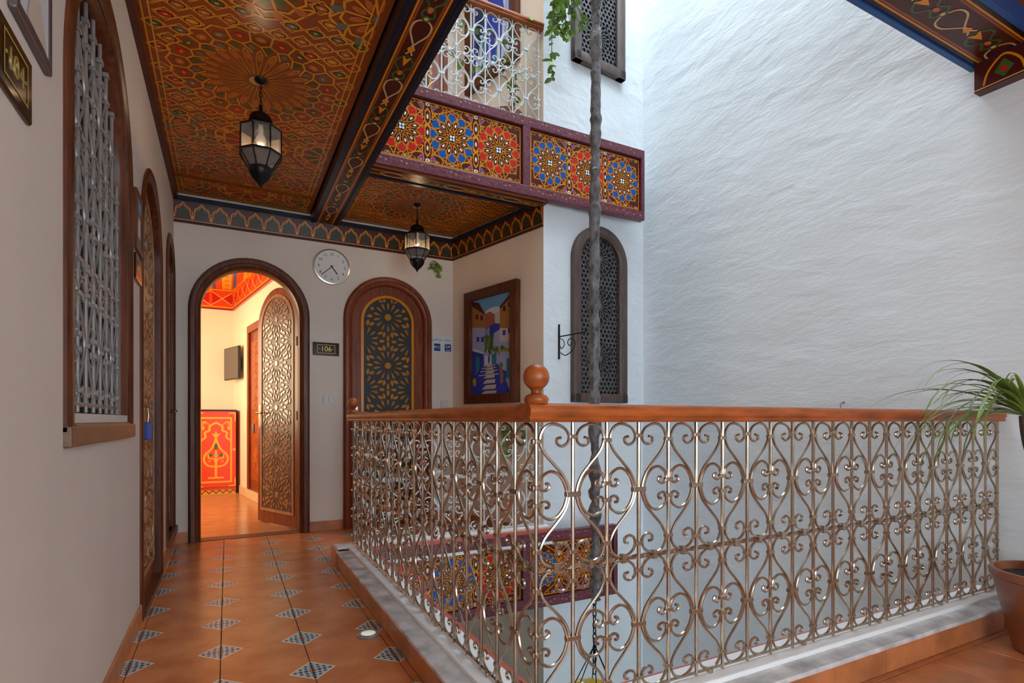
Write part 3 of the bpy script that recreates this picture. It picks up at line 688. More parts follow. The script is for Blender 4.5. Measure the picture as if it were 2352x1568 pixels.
def lever(parent, x, z, y, s=1, mt=BRASS):
    h = M(); h.bbox(x-.018,x+.018,y-.006,y,z-.11,z+.11,.003); o = h.obj('handle_plate', mt, parent)
    t = M(); t.tube(smooth_path([(x,y-.004,z+.03),(x,y-.04,z+.03),(x+s*.02,y-.048,z+.03),(x+s*.06,y-.048,z+.032),(x+s*.11,y-.045,z+.026)],4), .008, 8); t.obj('lever', mt, parent, smooth=True)
def key_fob(x, y, z, rz, loc, label):
    o = thing('key_tag', label, 'key tag', loc, rz)
    M().tube(smooth_path([(x,y,z+.12),(x+.004,y-.004,z+.08),(x,y,z+.045)],4), .0018, 6).obj('cord', CHROME, o)
    M().bbox(x-.004,x+.004,y-.020,y+.020,z-.045,z+.045,.003).obj('tag', BLUEP, o)
def leaf_door(parent, cx, r, z0, zs, y0, th, per, body, band, back, petal, br, hx=None, both=False, bot=None):
    """door leaf with arched carved panel; local frame; panel half width br"""
    lf = M().prism(arch(cx, r, z0, zs, 24), y0, y0+th).obj('door_leaf', body, parent)
    pb = z0+(bot if bot else (r-br)*1.0+.02); zp = zs
    sides = [(y0, 1)]
    q = M(); arch_frame(q, cx, pb, zp, [(br+.024,y0+.002),(br+.024,y0-.007),(br,y0-.009),(br,y0+.002)]); q.box(cx-br-.024, cx+br+.024, y0-.008, y0+.002, pb-.022, pb+.003); q.obj('panel_band', band, lf)
    M().prism(arch(cx, br, pb, zp, 20), y0-.002, y0+.001).obj('panel_back', back, lf)
    petals_obj(carved(None, cx, br, pb, zp, per, 0, 0), y0-.0015, .006, petal, lf)
    return lf
def door_frame(parent, cx, R, r, z0, zs, prot, dep, mt):
    q = M(); w_ = R-r
    prof = [(R,.0),(R,-prot*.55),(R-w_*.12,-prot*.75),(R-w_*.22,-prot),(R-w_*.55,-prot),(R-w_*.62,-prot*.7),(R-w_*.9,-prot*.55),(r,-prot*.3),(r,dep),(r+.004,dep),(r+.004,0)]
    arch_frame(q, cx, z0, zs, prof); return q.obj('door_frame', mt, parent, smooth=True)

# door 106 (open)
d1 = struct(link('door_1', None, None, (0,YB,0), 0), 'open arched wooden door of room 106 with carved leaf swung inward', 'door')
door_frame(d1, D106[0], .45, D106[1], 0, D106[3], .045, .12, WOODD)
q = M(); q.box(D106[0]-.367, D106[0]+.367, -.01, .13, -.008, .004); q.obj('threshold', WOODD, d1)
LW = .35                                     # leaf swung 66 degrees into the room about its right edge
lf = leaf_door(d1, -LW, LW, .012, 1.815, 0, .04, .40, WOOD, WOODL, mat('carve_back', (0.10,0.045,0.022), .45), mat('carve_brown', (0.36,0.18,0.08), .26, var=.3, vscale=12, coat=.35), LW-.085, bot=.13)
lf.location = (D106[0]+.367, .10, 0); lf.rotation_euler = (0,0,math.radians(-66))
lever(lf, -2*LW+.045, 1.0, -.002, 1, BRASS)
for z in (.35, 1.0, 1.65): M().tube([(-.002,-.006,z-.04),(-.002,-.006,z+.04)], .007, 8).obj('hinge', BRASS, lf)

# WC door (closed)
d2 = struct(link('door_2', None, None, (0,YB,0), 0), 'closed red-brown arched door with amber and black star lattice panel', 'door')
door_frame(d2, DWC[0], .4075, DWC[1], 0, DWC[3], .04, .06, WOOD)
lf = leaf_door(d2, DWC[0], DWC[1]+.002, .006, DWC[3], .03, .04, .445, WOOD, pm('orange'), BLACKB, pm('amber'), .222, bot=.16)
lever(lf, DWC[0]-.29, 1.0, .028, 1, CHROME)
# left wall doors
d3 = struct(link('door_3', None, None, (XL,0,0), PI/2), 'closed carved arched door in the left wall with blue key tag', 'door')
door_frame(d3, DL1[0], .475, DL1[1], 0, DL1[3], .014, .07, WOODD)
M().bbox(DL1[0]-.405, DL1[0]+.405, -.020, .09, -.012, .022, .003).obj('threshold', WOODD, d3)
M().bbox(DWC[0]-.33, DWC[0]+.33, -.016, .09, -.012, .014, .003).obj('threshold', WOODD, d2)
cb = mat('carve_back', (0,0,0)); cp = mat('carve_brown', (0,0,0))
lf = leaf_door(d3, DL1[0], DL1[1]+.002, .006, DL1[3], .030, .04, .44, WOOD, WOODL, cb, cp, .33, bot=.14)
lever(lf, DL1[0]-.365, 1.0, .028, 1, BRASS)
d4 = struct(link('door_4', None, None, (XL,0,0), PI/2), 'narrow carved arched door at the end of the left wall', 'door')
door_frame(d4, DL2[0], .30, DL2[1], DL2[2], DL2[3], .016, .05, WOODD)
lf = leaf_door(d4, DL2[0], DL2[1]+.002, DL2[2]+.002, DL2[3], .02, .04, .36, WOOD, WOODD, cb, cp, .19, bot=.08)
lever(lf, DL2[0]+.20, 1.0, .018, -1, BRASS)
q = M(); q.bbox(DL2[0]-.30, DL2[0]+.30, -.03, .05, DL2[2]-.05, DL2[2], .004); q.obj('sill', WOODD, d4)
# blue key tag hanging from the left wall door handle
key_fob(DL1[0]-.29, -.012, .905, PI/2, (XL,0,0), 'blue plastic key tag hanging from the carved door in the left wall')
kt = thing('key_tag', 'dark blue key tag hanging from the open door of room 106', 'key tag')
ma_ = Matrix.Translation((D106[0]+.367, YB+.10, 0)) @ Matrix.Rotation(math.radians(-66), 4, 'Z')
kt.matrix_world = ma_
M().tube([(-2*LW+.02,-.055,1.035),(-2*LW+.02,-.055,.93)], .0018, 6).obj('cord', CHROME, kt); M().bbox(-2*LW+.0,-2*LW+.04,-.060,-.051,.84,.93,.003).obj('tag', mat('navy_plastic', (.01,.012,.06), .4), kt)

# upper gallery door and painting (seen through the white railing)
d5 = struct(link('door_5', None, None, (0.16,YB,ZU), 0), 'red-brown arched door at the back of the upper gallery', 'door')
door_frame(d5, DWC[0], .4075, DWC[1], 0, DWC[3], .04, -.002, WOOD)
leaf_door(d5, DWC[0], DWC[1]+.002, .006, DWC[3], -.012, .012, .445, WOOD, pm('orange'), BLACKB, pm('amber'), .222, bot=.16)

# ------------------------------------------------------------------ windows
# left wall grille window
w1 = struct(link('window_1', None, None, (XL,0,0), PI/2), 'tall arched window with grey scrolled iron grille in the left wall', 'window')
cx, r, zb, zs = WIN1
q = M(); R = .55; prot = .014; w_ = R-r
arch_frame(q, cx, zb-.05, zs, [(R,.0),(R,-prot*.6),(R-.012,-prot*.9),(R-.03,-prot),(R-.05,-prot),(R-.058,-prot*.5),(r+.01,-prot*.4),(r-.006,.012),(r-.012,.025),(r-.012,.12),(r+.002,.12),(r+.002,0)], n=36)
q.obj('window_frame', WOODD, w1, smooth=True)
q = M(); q.bbox(cx-R, cx+R, -.018, .004, zb-.09, zb-.035, .004); q.obj('window_sill', mat('wood_sill', (.16,.085,.045), .35, var=.3, vscale=9, stretch=(1,5,5)), w1)
q = M(); q.add([(cx-r,-.012,zb-.036),(cx+r,-.012,zb-.036),(cx+r,.12,zb-.036),(cx-r,.12,zb-.036),(cx-r,-.008,zb-.03),(cx+r,-.008,zb-.03),(cx+r,.12,zb+.02),(cx-r,.12,zb+.02)], [(0,3,2,1),(4,5,6,7),(0,1,5,4),(1,2,6,5),(2,3,7,6),(3,0,4,7)]); q.obj('inner_sill', MATS['wood_sill'], w1)
M().prism(arch(cx, r+.01, zb-.02, zs, 30), .10, .115).obj('window_pane', mat('pane_greygreen', (.07,.085,.075), .15), w1)
gn = 8; gw = (2*r-.03)/gn; gx0 = cx-r+.015; gh = .40; yg = .035
gm = scroll_meshes(gw, gh, .0050, IRONG)
def ztop(x): return zs+math.sqrt(max(0, (r-.012)**2-(x-cx)**2))
colg = M().bbox(-.016,.016,-.010,.010,-.008,.008,.002).mesh('collar', IRONG)
for i in range(gn+1):
    x = gx0+i*gw; zt = ztop(x) if abs(x-cx) < r-.012 else zs
    M().tube([(x,yg,zb+.005),(x,yg,zt)], .0065, 8).obj('grille_bar', IRONG, w1, smooth=True)
    for p in range(4):
        z0 = zb+.02+p*gh
        for zf in ((.10,.5,.90) if i % 2 else (.13,.44,.56,.87)):
            if z0+zf*gh < zt: link('collar', colg, w1, (x,yg,z0+zf*gh))
        if i % 2:
            for sx in (1, -1):
                if 0 <= i+sx <= gn:
                    xo = x+sx*gw
                    for key in (('S',sx,1),('S',sx,-1),('C',sx,1)):
                        zmax = z0+gh*{('S',1):1,('S',-1):.5,('C',1):.67}[(key[0],key[2])]
                        if zmax < min(ztop(xo*.9+x*.1), ztop(x)): link('grille_scroll', gm[key], w1, (x,yg,z0))
M().tube([(cx-r+.01,yg,zb+.03),(cx+r-.01,yg,zb+.03)], .006, 6).obj('grille_rail', IRONG, w1)

def lattice_window(name, x0, x1, z0, ztp, label, rosettes):
    root = struct(link(name, None, None, (*PB,0), R_WIN), label, 'window'); cx = (x0+x1)/2; R = (x1-x0)/2; zs = ztp-R; r = R-.085
    q = M(); arch_frame(q, cx, z0, zs, [(R,.002),(R,-.05),(R-.01,-.058),(r+.02,-.058),(r,-.04),(r,.0)], n=30); q.bbox(cx-R, cx+R, -.058, .002, z0, z0+.075, .005); q.obj('window_frame', WOODG, root, smooth=True)
    M().prism(arch(cx, r+.004, z0+.07, zs, 24), -.006, .0).obj('backing', BLACKB, root)
    q = M(); zb = z0+.075
    def ins(x, z, e): return z > zb+e and ((z <= zs and abs(x-cx) < r-e) or (z > zs and math.hypot(x-cx, z-zs) < r-e))
    Rr = r*.66; n = 18
    for zc in rosettes:
        for k in range(n):
            a = 2*PI*k/n; d = PI/n*.40
            for ra, rb, sc in ((.30,.66,1.0),(.72,.96,.8)):
                aa = a+(PI/n if ra > .5 else 0)
                p = [pol(cx,zc,Rr*ra,aa-d*.9*sc), pol(cx,zc,Rr*rb,aa-d*sc), pol(cx,zc,Rr*rb,aa+d*sc), pol(cx,zc,Rr*ra,aa+d*.9*sc)]
                if all(ins(x, z, .002) for x, z in p): q.prism(p, -.020, -.005)
        for rr, t in ((.26,.035),(.69,.03),(.99,.03)):
            pts = [pol(cx, zc, Rr*rr, 2*PI*j/28) for j in range(28)]
            for j in range(28):
                a, b = pts[j], pts[(j+1) % 28]
                if ins(*a, .004) and ins(*b, .004): q.tube([(a[0],-.014,a[1]),(b[0],-.014,b[1])], Rr*t, 5)
        q.prism([pol(cx, zc, Rr*.20, 2*PI*j/14) for j in range(14)], -.02, -.005)
    g = .043; i = 0; z = zb+.012
    while z < zs+r:
        x = cx-r+(.0 if i % 2 else g/2)
        while x < cx+r:
            if ins(x, z, .006) and all(math.hypot(x-cx, z-zc) > Rr*1.02 for zc in rosettes):
                ro, ri = g*.58, g*.39; k = 6
                for j in range(k):
                    a0, a1 = 2*PI*j/k+PI/6, 2*PI*(j+1)/k+PI/6
                    q.prism([pol(x,z,ri,a0), pol(x,z,ro,a0), pol(x,z,ro,a1), pol(x,z,ri,a1)], -.019, -.005)
            x += g
        z += g*.87; i += 1
    o = q.obj('lattice', LATT, root); o['kind'] = 'stuff'; o['label'] = 'dark carved geometric lattice screen'
    return root
lattice_window('window_2', .275, .875, 1.11, 2.60, 'arched dark lattice window beside the iron bracket', [1.49, 1.93, 2.34])
lattice_window('window_3', .28, .85, 3.93, 5.35, 'dark lattice window high on the wall above the painted fascia', [4.22, 4.62, 5.0])

# ------------------------------------------------------------------ room 106 beyond the open door
RY = 8.5; rc = (.085, RY); rdir = (.172, -.985)
m = M(); m.box(-1.6, .1, RY, RY+.1, 0, 2.9)
struct(m.obj('wall_room_back', W_ROOM), 'cream wall of room 106 behind the painted cabinet', 'wall')
R_RM = math.atan2(rdir[1], rdir[0]); LRM = 3.42
m = M(); m.box(0, LRM, 0, .1, 0, 2.9)
struct(m.obj('wall_room_side', W_ROOM, loc=(*rc,0), rz=R_RM), 'cream side wall of room 106 carrying the television', 'wall')
m = M(); m.box(-1.7, -1.6, 5.12, RY+.1, 0, 2.9); m.box(-1.7, XL-.25, 5.02, 5.12, 0, 2.9); m.box(XL-.26,XL+.001,5.1,5.14,0,2.9)
struct(m.obj('wall_room_left', W_ROOM), 'cream wall of room 106 beside the doorway', 'wall')
m = M(); m.box(-1.7, .9, 5.0, RY+.1, -.1, .0)
struct(m.obj('floor_room', mat('room_floor', (.52,.25,.10), .22, var=.2, vscale=4, stretch=(1,4,1))), 'polished warm floor of room 106', 'floor')
cr = struct(link('ceiling_room', None, None), 'orange painted ceiling of room 106', 'ceiling')
M().box(-1.7, .9, 5.0, RY+.1, 2.75, 2.85).obj('panel', pm('salmon'), cr)
P = Paint((-1.6,.7,5.12,RY))
for k in range(9):
    x = -1.5+k*.24; P.rect(x, x+.11, 5.1, RY, 'yellow', 1); P.rect(x+.13, x+.16, 5.1, RY, 'blue', 1); P.rect(x+.18, x+.23, 5.1, RY, 'vermil', 1)
    for j in range(14): P.ell(x+.055, 5.2+j*.25, .03, .08, 'orange', 2)
P.build('painted_stripes', lambda a, b, l: (a, b, 2.749-l), cr)
def room_cornice(name, L, loc, rz, label):
    root = struct(link(name, None, None, loc, rz), label, 'cornice')
    M().box(0, L, -.03, 0, 2.47, 2.75).obj('board', pm('vermil'), root)
    P = Paint((0,L,2.47,2.75)); x = 0
    P.stroke([(0,2.475),(L,2.475)], .014, 'navy', 1); P.stroke([(0,2.735),(L,2.735)], .012, 'yellow', 1); P.stroke([(0,2.505),(L,2.505)], .012, 'yellow', 1)
    while x < L:
        P.poly([(x+.02,2.52),(x+.14,2.62),(x+.02,2.72)], 'red', 1); P.poly([(x+.26,2.52),(x+.14,2.62),(x+.26,2.72)], 'red', 1); P.stroke([(x,2.52),(x+.14,2.62),(x+.28,2.52)], .012, 'cream', 2); P.stroke([(x,2.72),(x+.14,2.62),(x+.28,2.72)], .012, 'yellow', 2)
        x += .28
    P.build('painted_motifs', wallmap(-.031), root)
room_cornice('trim_14', 1.66, (-1.6,RY,0), 0, 'red and yellow painted cornice on the back wall of room 106')
room_cornice('trim_15', LRM, (*rc,0), R_RM, 'red and yellow painted cornice on the side wall of room 106')
rd = struct(link('door_6', None, None, (*rc,0), R_RM), 'orange carved bathroom door inside room 106', 'door')
q = M()
for a, b, z0, z1 in ((1.02,1.10,.12,2.02),(1.80,1.88,.12,2.02),(1.02,1.88,2.02,2.11)): q.bbox(a,b,-.05,.0,z0,z1,.006)
q.obj('door_frame', WOOD, rd); lf = M().box(1.10,1.80,-.02,.0,.12,2.02).obj('door_leaf', WOOD, rd)
M().box(1.16,1.74,-.028,-.019,.25,1.9).obj('carved_panel', pm('ground'), lf)
pp = []
for k in range(4):
    for j in range(12):
        a = 2*PI*j/12; z = .48+k*.40; pp.append([pol(1.45,z,.05,a), pol(1.45,z,.12,a-.12), pol(1.45,z,.2,a), pol(1.45,z,.12,a+.12)])
petals_obj(pp, -.027, .006, pm('salmon'), lf)
q = M(); q.bbox(.5, LRM-.6, -.035, 0, 0, .11, .004); struct(q.obj('baseboard_room', mat('base_cream', (.75,.55,.34), .35), loc=(*rc,0), rz=R_RM), 'pale stone skirting of the side wall in room 106', 'baseboard')
# painted cabinet
cab = thing('painted_cabinet', 'orange-red cabinet painted with a yellow tree and arch in room 106', 'cabinet', (-.13,8.10,0))
M().box(-.25,.232,.0,.30,.06,1.08).obj('body', pm('vermil'), cab); M().bbox(-.262,.238,-.015,.31,1.08,1.10,.004).obj('top', pm('navy'), cab); M().box(-.24,.23,.01,.30,0,.06).obj('plinth', pm('yellow'), cab)
dr = M().bbox(-.245,.23,-.012,.0,.09,1.07,.003).obj('door', pm('vermil'), cab)
P = Paint(); Y = 'yellow'
P.stroke([(-.175,.16),(.175,.16),(.175,.99),(-.175,.99)], .022, Y, 1, True)
for sx in (-1, 1):
    for z0, sz in ((.105,1),(1.055,-1)): P.stroke([(sx*.222,z0+sz*.10),(sx*.222,z0),(sx*.15,z0)], .016, Y, 1)
    P.stroke(sp2([(sx*.17,.70),(sx*.12,.74),(sx*.125,.80),(sx*.075,.83),(sx*.07,.885),(0,.93)]), .024, Y, 1)
    P.stroke(sp2([(sx*.06,.87),(sx*.10,.92),(sx*.15,.91),(sx*.16,.84)]), .017, 'orange', 1); P.ell(sx*.13,.93,.03,.018,Y,1); P.ell(sx*.145,.86,.014,.03,Y,1)
    P.stroke(sp2([(0,.74),(sx*.02,.66),(sx*.06,.58),(sx*.12,.52),(sx*.135,.44),(sx*.09,.375),(0,.36)]), .024, Y, 1)
    P.stroke(sp2([(0,.40),(sx*.03,.46),(sx*.08,.47),(sx*.09,.52)]), .017, Y, 1); P.ell(sx*.06,.51,.022,.016,'green',2); P.ell(sx*.075,.43,.02,.014,'orange',1)
    P.ell(sx*.21,.58,.016,.02,Y,1)
P.stroke([(0,.56),(0,.22)], .028, Y, 1); P.stroke([(-.085,.215),(.085,.215)], .022, Y, 1); P.poly([(-.02,.74),(.02,.74),(.05,.79),(.012,.785),(0,.84),(-.012,.785),(-.05,.79)], Y, 1); P.ell(0,.62,.02,.04,'green',2); P.ell(0,.50,.025,.03,'gold',2)
P.build('painted_tree', wallmap(-.0128), dr)
P = Paint((-.24,.24,.0,.09))
for k in range(6): P.stroke([(-.24+k*.08,.01),(-.20+k*.08,.05),(-.16+k*.08,.01)], .010, 'maroon', 1)
P.build('painted_zigzag', wallmap(.0095), cab)
# television on its wall arm
tv = thing('television', 'small flat grey television on a wall arm in room 106', 'television', (*rc,0), R_RM)
M().bbox(.25,.45,-.045,0,1.62,1.80,.006).obj('wall_arm', TVB, tv)
scr = M().bbox(-.26,.26,-.03,.0,-.215,.215,.008).obj('case', TVB, tv); scr.location = (.36,-.075,1.71); scr.rotation_euler = (0,0,math.radians(9))
s2 = M().box(-.245,.245,-.034,-.029,-.20,.20).obj('screen', TVG, scr)
# warm area light added out of sight to the left to brighten room 106
ld = bpy.data.lights.new('room_fill_light', 'AREA'); ld.shape = 'RECTANGLE'; ld.size = 1.3; ld.size_y = 1.6; ld.energy = 60; ld.color = (1.0,.78,.50)
lo = bpy.data.objects.new('room_fill_light', ld); C.objects.link(lo); lo.location = (-1.55,6.9,1.6); lo.rotation_euler = (0,-PI/2,0)

# ------------------------------------------------------------------ signs, clock, switches, pictures
def text_mesh(body, size, mt, parent, x, y, z, name='lettering', align='CENTER', sx=1.0):
    cu = bpy.data.curves.new(name, 'FONT'); cu.body = body; cu.size = size; cu.align_x = align; cu.align_y = 'CENTER'; cu.extrude = 0.0006
    to = bpy.data.objects.new(name, cu); C.objects.link(to); bpy.context.view_layer.update()
    me = bpy.data.meshes.new_from_object(to.evaluated_get(bpy.context.evaluated_depsgraph_get()))
    bpy.data.objects.remove(to); bpy.data.curves.remove(cu)
    me.transform(Matrix.Rotation(PI/2, 4, 'X') @ Matrix.Diagonal((sx,1,1,1))); me.materials.clear(); me.materials.append(mt)
    return link(name, me, parent, (x,y,z))
SIGNB = mat('sign_black', (.018,.012,.010), .12, coat=.5); GOLD = mat('sign_gold', (.55,.38,.10), .35, metal=.4)
def room_sign(num, cx, z, loc, rz, label, wd=.22, ht=.115, th=.014):
    s = thing('room_sign', label, 'sign', loc, rz)
    M().bbox(cx-wd/2,cx+wd/2,-th,.0,z-ht/2,z+ht/2,.005).obj('plate', SIGNB, s)
    P = Paint(); a, b = wd*.33, ht*.31; P.stroke([(cx-a,z-b),(cx+a,z-b),(cx+a,z+b),(cx-a,z+b)], .005, 'gold', 1, True); P.build('gold_border', wallmap(-th-.0004), s)
    text_mesh('·'+num+'·', .062, GOLD, s, cx, -th-.001, z, sx=1.0)
room_sign('106', .765, 1.58, (0,YB,0), 0, 'black sign with gold number 106 between the arched doors')
room_sign('104', 1.375, 1.635, (XL,0,0), PI/2, 'black sign with gold number 104 under a framed picture on the left wall', wd=.20, ht=.13, th=.010)
room_sign('105', 3.00, 1.645, (XL,0,0), PI/2, 'black sign with gold number 105 beside the carved door in the left wall', wd=.19, th=.014)
def picture(name, x0, x1, z0, z1, fr, loc, rz, label, P, mt=WOODD, th=.03):
    s = thing(name, label, 'picture', loc, rz)
    fo = M().bbox(x0,x1,-th,.0,z0,z0+fr,.004).bbox(x0,x1,-th,.0,z1-fr,z1,.004).bbox(x0,x0+fr,-th,.0,z0+fr-.004,z1-fr+.004,.004).bbox(x1-fr,x1,-th,.0,z0+fr-.004,z1-fr+.004,.004).obj('frame', mt, s)
    w_, h_ = x1-x0-2*fr, z1-z0-2*fr
    M().box(x0+fr-.003,x1-fr+.003,-.012,-.002,z0+fr-.003,z1-fr+.003).obj('backing_board', mt, s)
    P.build('canvas', lambda a, b, l: (x0+fr+a*w_, -.0125-l, z0+fr+b*h_), s, mf=lambda c: mat('oil_'+c, PC[c], .5))
    return s
def street_paint():
    P = Paint((0,1,0,1)); r = P.poly; rn = random.Random(5)
    P.rect(0,1,.6,1,'sky',0); P.rect(0,1,0,.62,'lav',0); P.ell(.55,.84,.22,.05,'pale',1)
    r([(0,.97),(.30,.85),(.34,.83),(.34,.70),(0,.72)],'ochre',1); r([(0,1),(.18,.97),(.34,.83),(.30,.84),(.0,.95)],'maroon',2)
    r([(.34,.84),(.46,.85),(.58,.81),(.58,.72),(.34,.66)],'rose',1); r([(.58,.82),(.72,.84),(.72,.70),(.58,.72)],'sand',2)
    r([(.70,.86),(1,1),(1,.62),(.70,.66)],'ochre',2); r([(.70,.88),(1,1.0),(1,.96),(.70,.85)],'maroon',3)
    r([(0,.72),(.34,.69),(.34,.42),(0,.46)],'lav',2); r([(.45,.70),(.6,.73),(.72,.72),(.72,.50),(.45,.50)],'cobalt',2); r([(.56,.62),(.72,.65),(.72,.5),(.52,.5)],'lav',3)
    r([(.70,.66),(1,.63),(1,.50),(.70,.53)],'sand',3); r([(.70,.53),(1,.50),(1,.36),(.70,.40)],'lav',3)
    r([(0,.47),(.30,.42),(.32,.15),(0,.10)],'cobalt',3); r([(.10,.41),(.20,.40),(.20,.23),(.10,.2)],'teal',4); r([(.02,.50),(.30,.44),(.30,.42),(.02,.47)],'pale',4)
    r([(.66,.42),(1,.42),(1,.12),(.80,.16),(.66,.28)],'lav',4); r([(.86,.34),(1,.35),(1,.12),(.86,.15)],'teal',5); r([(.68,.25),(.86,.22),(.86,.14),(.72,.18)],'cobalt',5); r([(.78,.44),(1,.44),(1,.41),(.78,.41)],'rose',5)
    r([(.50,.40),(.62,.42),(.62,.28),(.52,.28)],'teal',4); r([(.32,.40),(.50,.40),(.50,.28),(.34,.28)],'pale',4); P.ell(.44,.36,.02,.05,'cobalt',5)
    zz = [0,.045,.105,.16,.205,.245,.275,.30]
    for i in range(7):
        a, b = zz[i], zz[i+1]; hw = .58-.055*i; r([(.47-hw,a),(.47+hw*.85,a),(.46+hw*.78,b),(.47-hw*.86,b)],'cobalt',6)
        r([(.47-hw*.40,a+.004),(.47+hw*.25,a+.004),(.46+hw*.30,b-.012),(.47-hw*.22,b-.012)],'sand',7)
        if i > 2: r([(.47-hw*.7,b-.012),(.47+hw*.5,b-.012),(.47+hw*.5,b-.002),(.47-hw*.7,b-.002)],'sand',7)
    for k in range(26): P.ell(.43+rn.uniform(-.08,.10), .52+rn.uniform(-.07,.08), .035, .022, ('leafg','green')[k % 2], 8, rn.uniform(0,3), 7)
    for k in range(30): P.ell(.40+rn.uniform(0,.50), .445+rn.uniform(-.025,.02), .035, .014, ('leafg','gold','green')[k % 3], 8, rn.uniform(0,3), 7)
    for x, z in ((.10,.80),(.22,.78),(.78,.82),(.90,.85)): P.rect(x,x+.06,z,z+.05,'maroon',5)
    for x, z in ((.12,.56),(.24,.55),(.77,.58),(.90,.59)): P.rect(x,x+.07,z,z+.05,'cobalt',5)
    for x, z, c in ((.72,.10,'rose'),(.70,.2,'rose')): P.rect(x,x+.07,z,z+.06,c,9); P.ell(x+.035,z+.08,.05,.03,'leafg',9)
    for k in range(8): P.ell(.03+rn.uniform(0,.05), .10+rn.uniform(-.03,.06), .04, .025, ('leafg','gold')[k % 2], 8, 0, 7)
    return P
picture('framed_painting', .25, .99, 1.11, 2.14, .085, (*PA,0), R_RET, 'tall painting of a blue stepped street in a dark wooden frame', street_paint(), th=.05)
P = Paint((0,1,0,1)); P.rect(0,1,0,1,'pale',0)
for k in range(9): P.poly([(k*.11,0),(k*.11+.06,0),(k*.11+.16,1),(k*.11+.08,1)], ('cobalt','lav','teal')[k % 3], 1)
P.poly([(.5,.0),(.8,.5),(.6,1),(.4,.6)],'cobalt',2); P.poly([(.1,.2),(.3,.5),(.2,.9),(.05,.6)],'navy',2); P.rect(.9,1,0,1,'blue',2)
picture('framed_painting', .26, .99, 3.98, 5.05, .085, (*PA,0), R_RET, 'blue painting in a brown frame on the upper gallery wall', P, th=.05)
P = Paint((0,1,0,1)); P.rect(0,1,0,1,'pale',0); P.rect(.0,.25,.3,1,'red',1); P.rect(.25,.5,.0,1,'lav',1); P.rect(.62,.8,.45,1,'sky',1); P.poly([(.2,0),(.9,0),(.7,.3),(.35,.35)],'sand',2); P.ell(.55,.6,.1,.15,'rose',2)
picture('framed_picture', 1.36, 1.605, 1.745, 2.06, .028, (XL,0,0), PI/2, 'small framed colour print above the 104 sign', P, mt=mat('frame_grey', (.10,.075,.075), .3), th=.014)
P = Paint((0,1,0,1)); P.rect(0,1,0,1,'grey',0); P.rect(.2,.8,.2,.6,'pale',1); P.rect(.0,1,.75,1,'sky',1)
picture('framed_picture', 2.91, 3.10, 1.725, 1.99, .025, (XL,0,0), PI/2, 'small dark framed picture above the 105 sign', P, th=.018)
# clock
ck = thing('wall_clock', 'round white wall clock with silver rim above the number sign', 'clock', (.81,YB,2.30))
q = M(); q.lathe([(.0,0),(.155,0),(.157,.012),(.152,.032),(.144,.034),(.140,.020)], 40); q.xf(Matrix.Rotation(PI/2, 4, 'X')); q.obj('rim', CHROME, ck, smooth=True)
q = M(); q.lathe([(0,.012),(.143,.012),(.143,.021),(0,.021)], 40); q.xf(Matrix.Rotation(PI/2, 4, 'X')); q.obj('dial', mat('dial_white', (.74,.71,.67), .4), ck)
INK = mat('ink_black', (.015,.015,.015), .5)
for k in range(1, 13):
    a = PI/2-2*PI*k/12; text_mesh(str(k), .034, INK, ck, .110*math.cos(a), -.0222, .110*math.sin(a), 'numeral')
for ang, ln, wd in ((228,.118,.006),(142,.078,.008)):
    a = PI/2-math.radians(ang); q = M(); q.box(-.016,ln,-.0015,.0015,-wd/2,wd/2); q.xf(Matrix.Rotation(-a, 4, 'Y')); q.obj('hand', INK, ck, (0,-.026,0))
q = M(); q.lathe([(0,.02),(.007,.02),(.007,.03),(0,.03)], 12); q.xf(Matrix.Rotation(PI/2, 4, 'X')); q.obj('hub', INK, ck)
# WC sign
wc = thing('toilet_sign', 'white double sign with blue W.C and shower plates beside the star lattice door', 'sign', (0,YB,0))
M().bbox(1.742,1.938,-.006,0,1.615,1.775,.002).obj('backing_plate', mat('sign_white', (.72,.74,.76), .2), wc)
SB = mat('sign_blue', (.01,.055,.22), .3)
for x, tx in ((1.785,0),(1.893,1)):
    p = M().bbox(x-.032,x+.032,-.009,-.005,1.625,1.695,.001).obj('blue_plate', SB, wc)
    if tx == 0: text_mesh('W.C', .036, WHITEP, wc, x, -.0098, 1.66)
    else:
        P = Paint(); P.stroke([(x-.018,1.640),(x-.012,1.634),(x+.012,1.634),(x+.018,1.640)], .006, 'white', 1); P.stroke([(x-.015,1.685),(x-.015,1.662),(x+.004,1.662)], .005, 'white', 1); P.ell(x+.012,1.672,.010,.006,'white',1); P.build('shower_icon', wallmap(-.0095), wc)
    text_mesh(('\uFEBD\uFE8E\uFEA3\uFEAE\uFEE3','\uFEE1\uFE8E\uFEE4\uFEA3')[tx], .036, SB, wc, x, -.0068, 1.735)
def switch(cx, z, w_, h_, n, label):
    s = thing('wall_switch', label, 'switch', (0,YB,0)); M().bbox(cx-w_/2,cx+w_/2,-.010,0,z-h_/2,z+h_/2,.003).obj('plate', PLASTW, s)
    for k in range(n): M().bbox(cx-w_*.3+k*w_*.6/n,cx-w_*.3+(k+1)*w_*.6/n-.002,-.014,-.008,z-h_*.3,z+h_*.3,.002).obj('rocker', PLASTW, s)
switch(.785, 1.145, .085, .085, 2, 'white double light switch under the 106 sign'); switch(1.86, 1.115, .075, .075, 1, 'white light switch under the toilet sign')

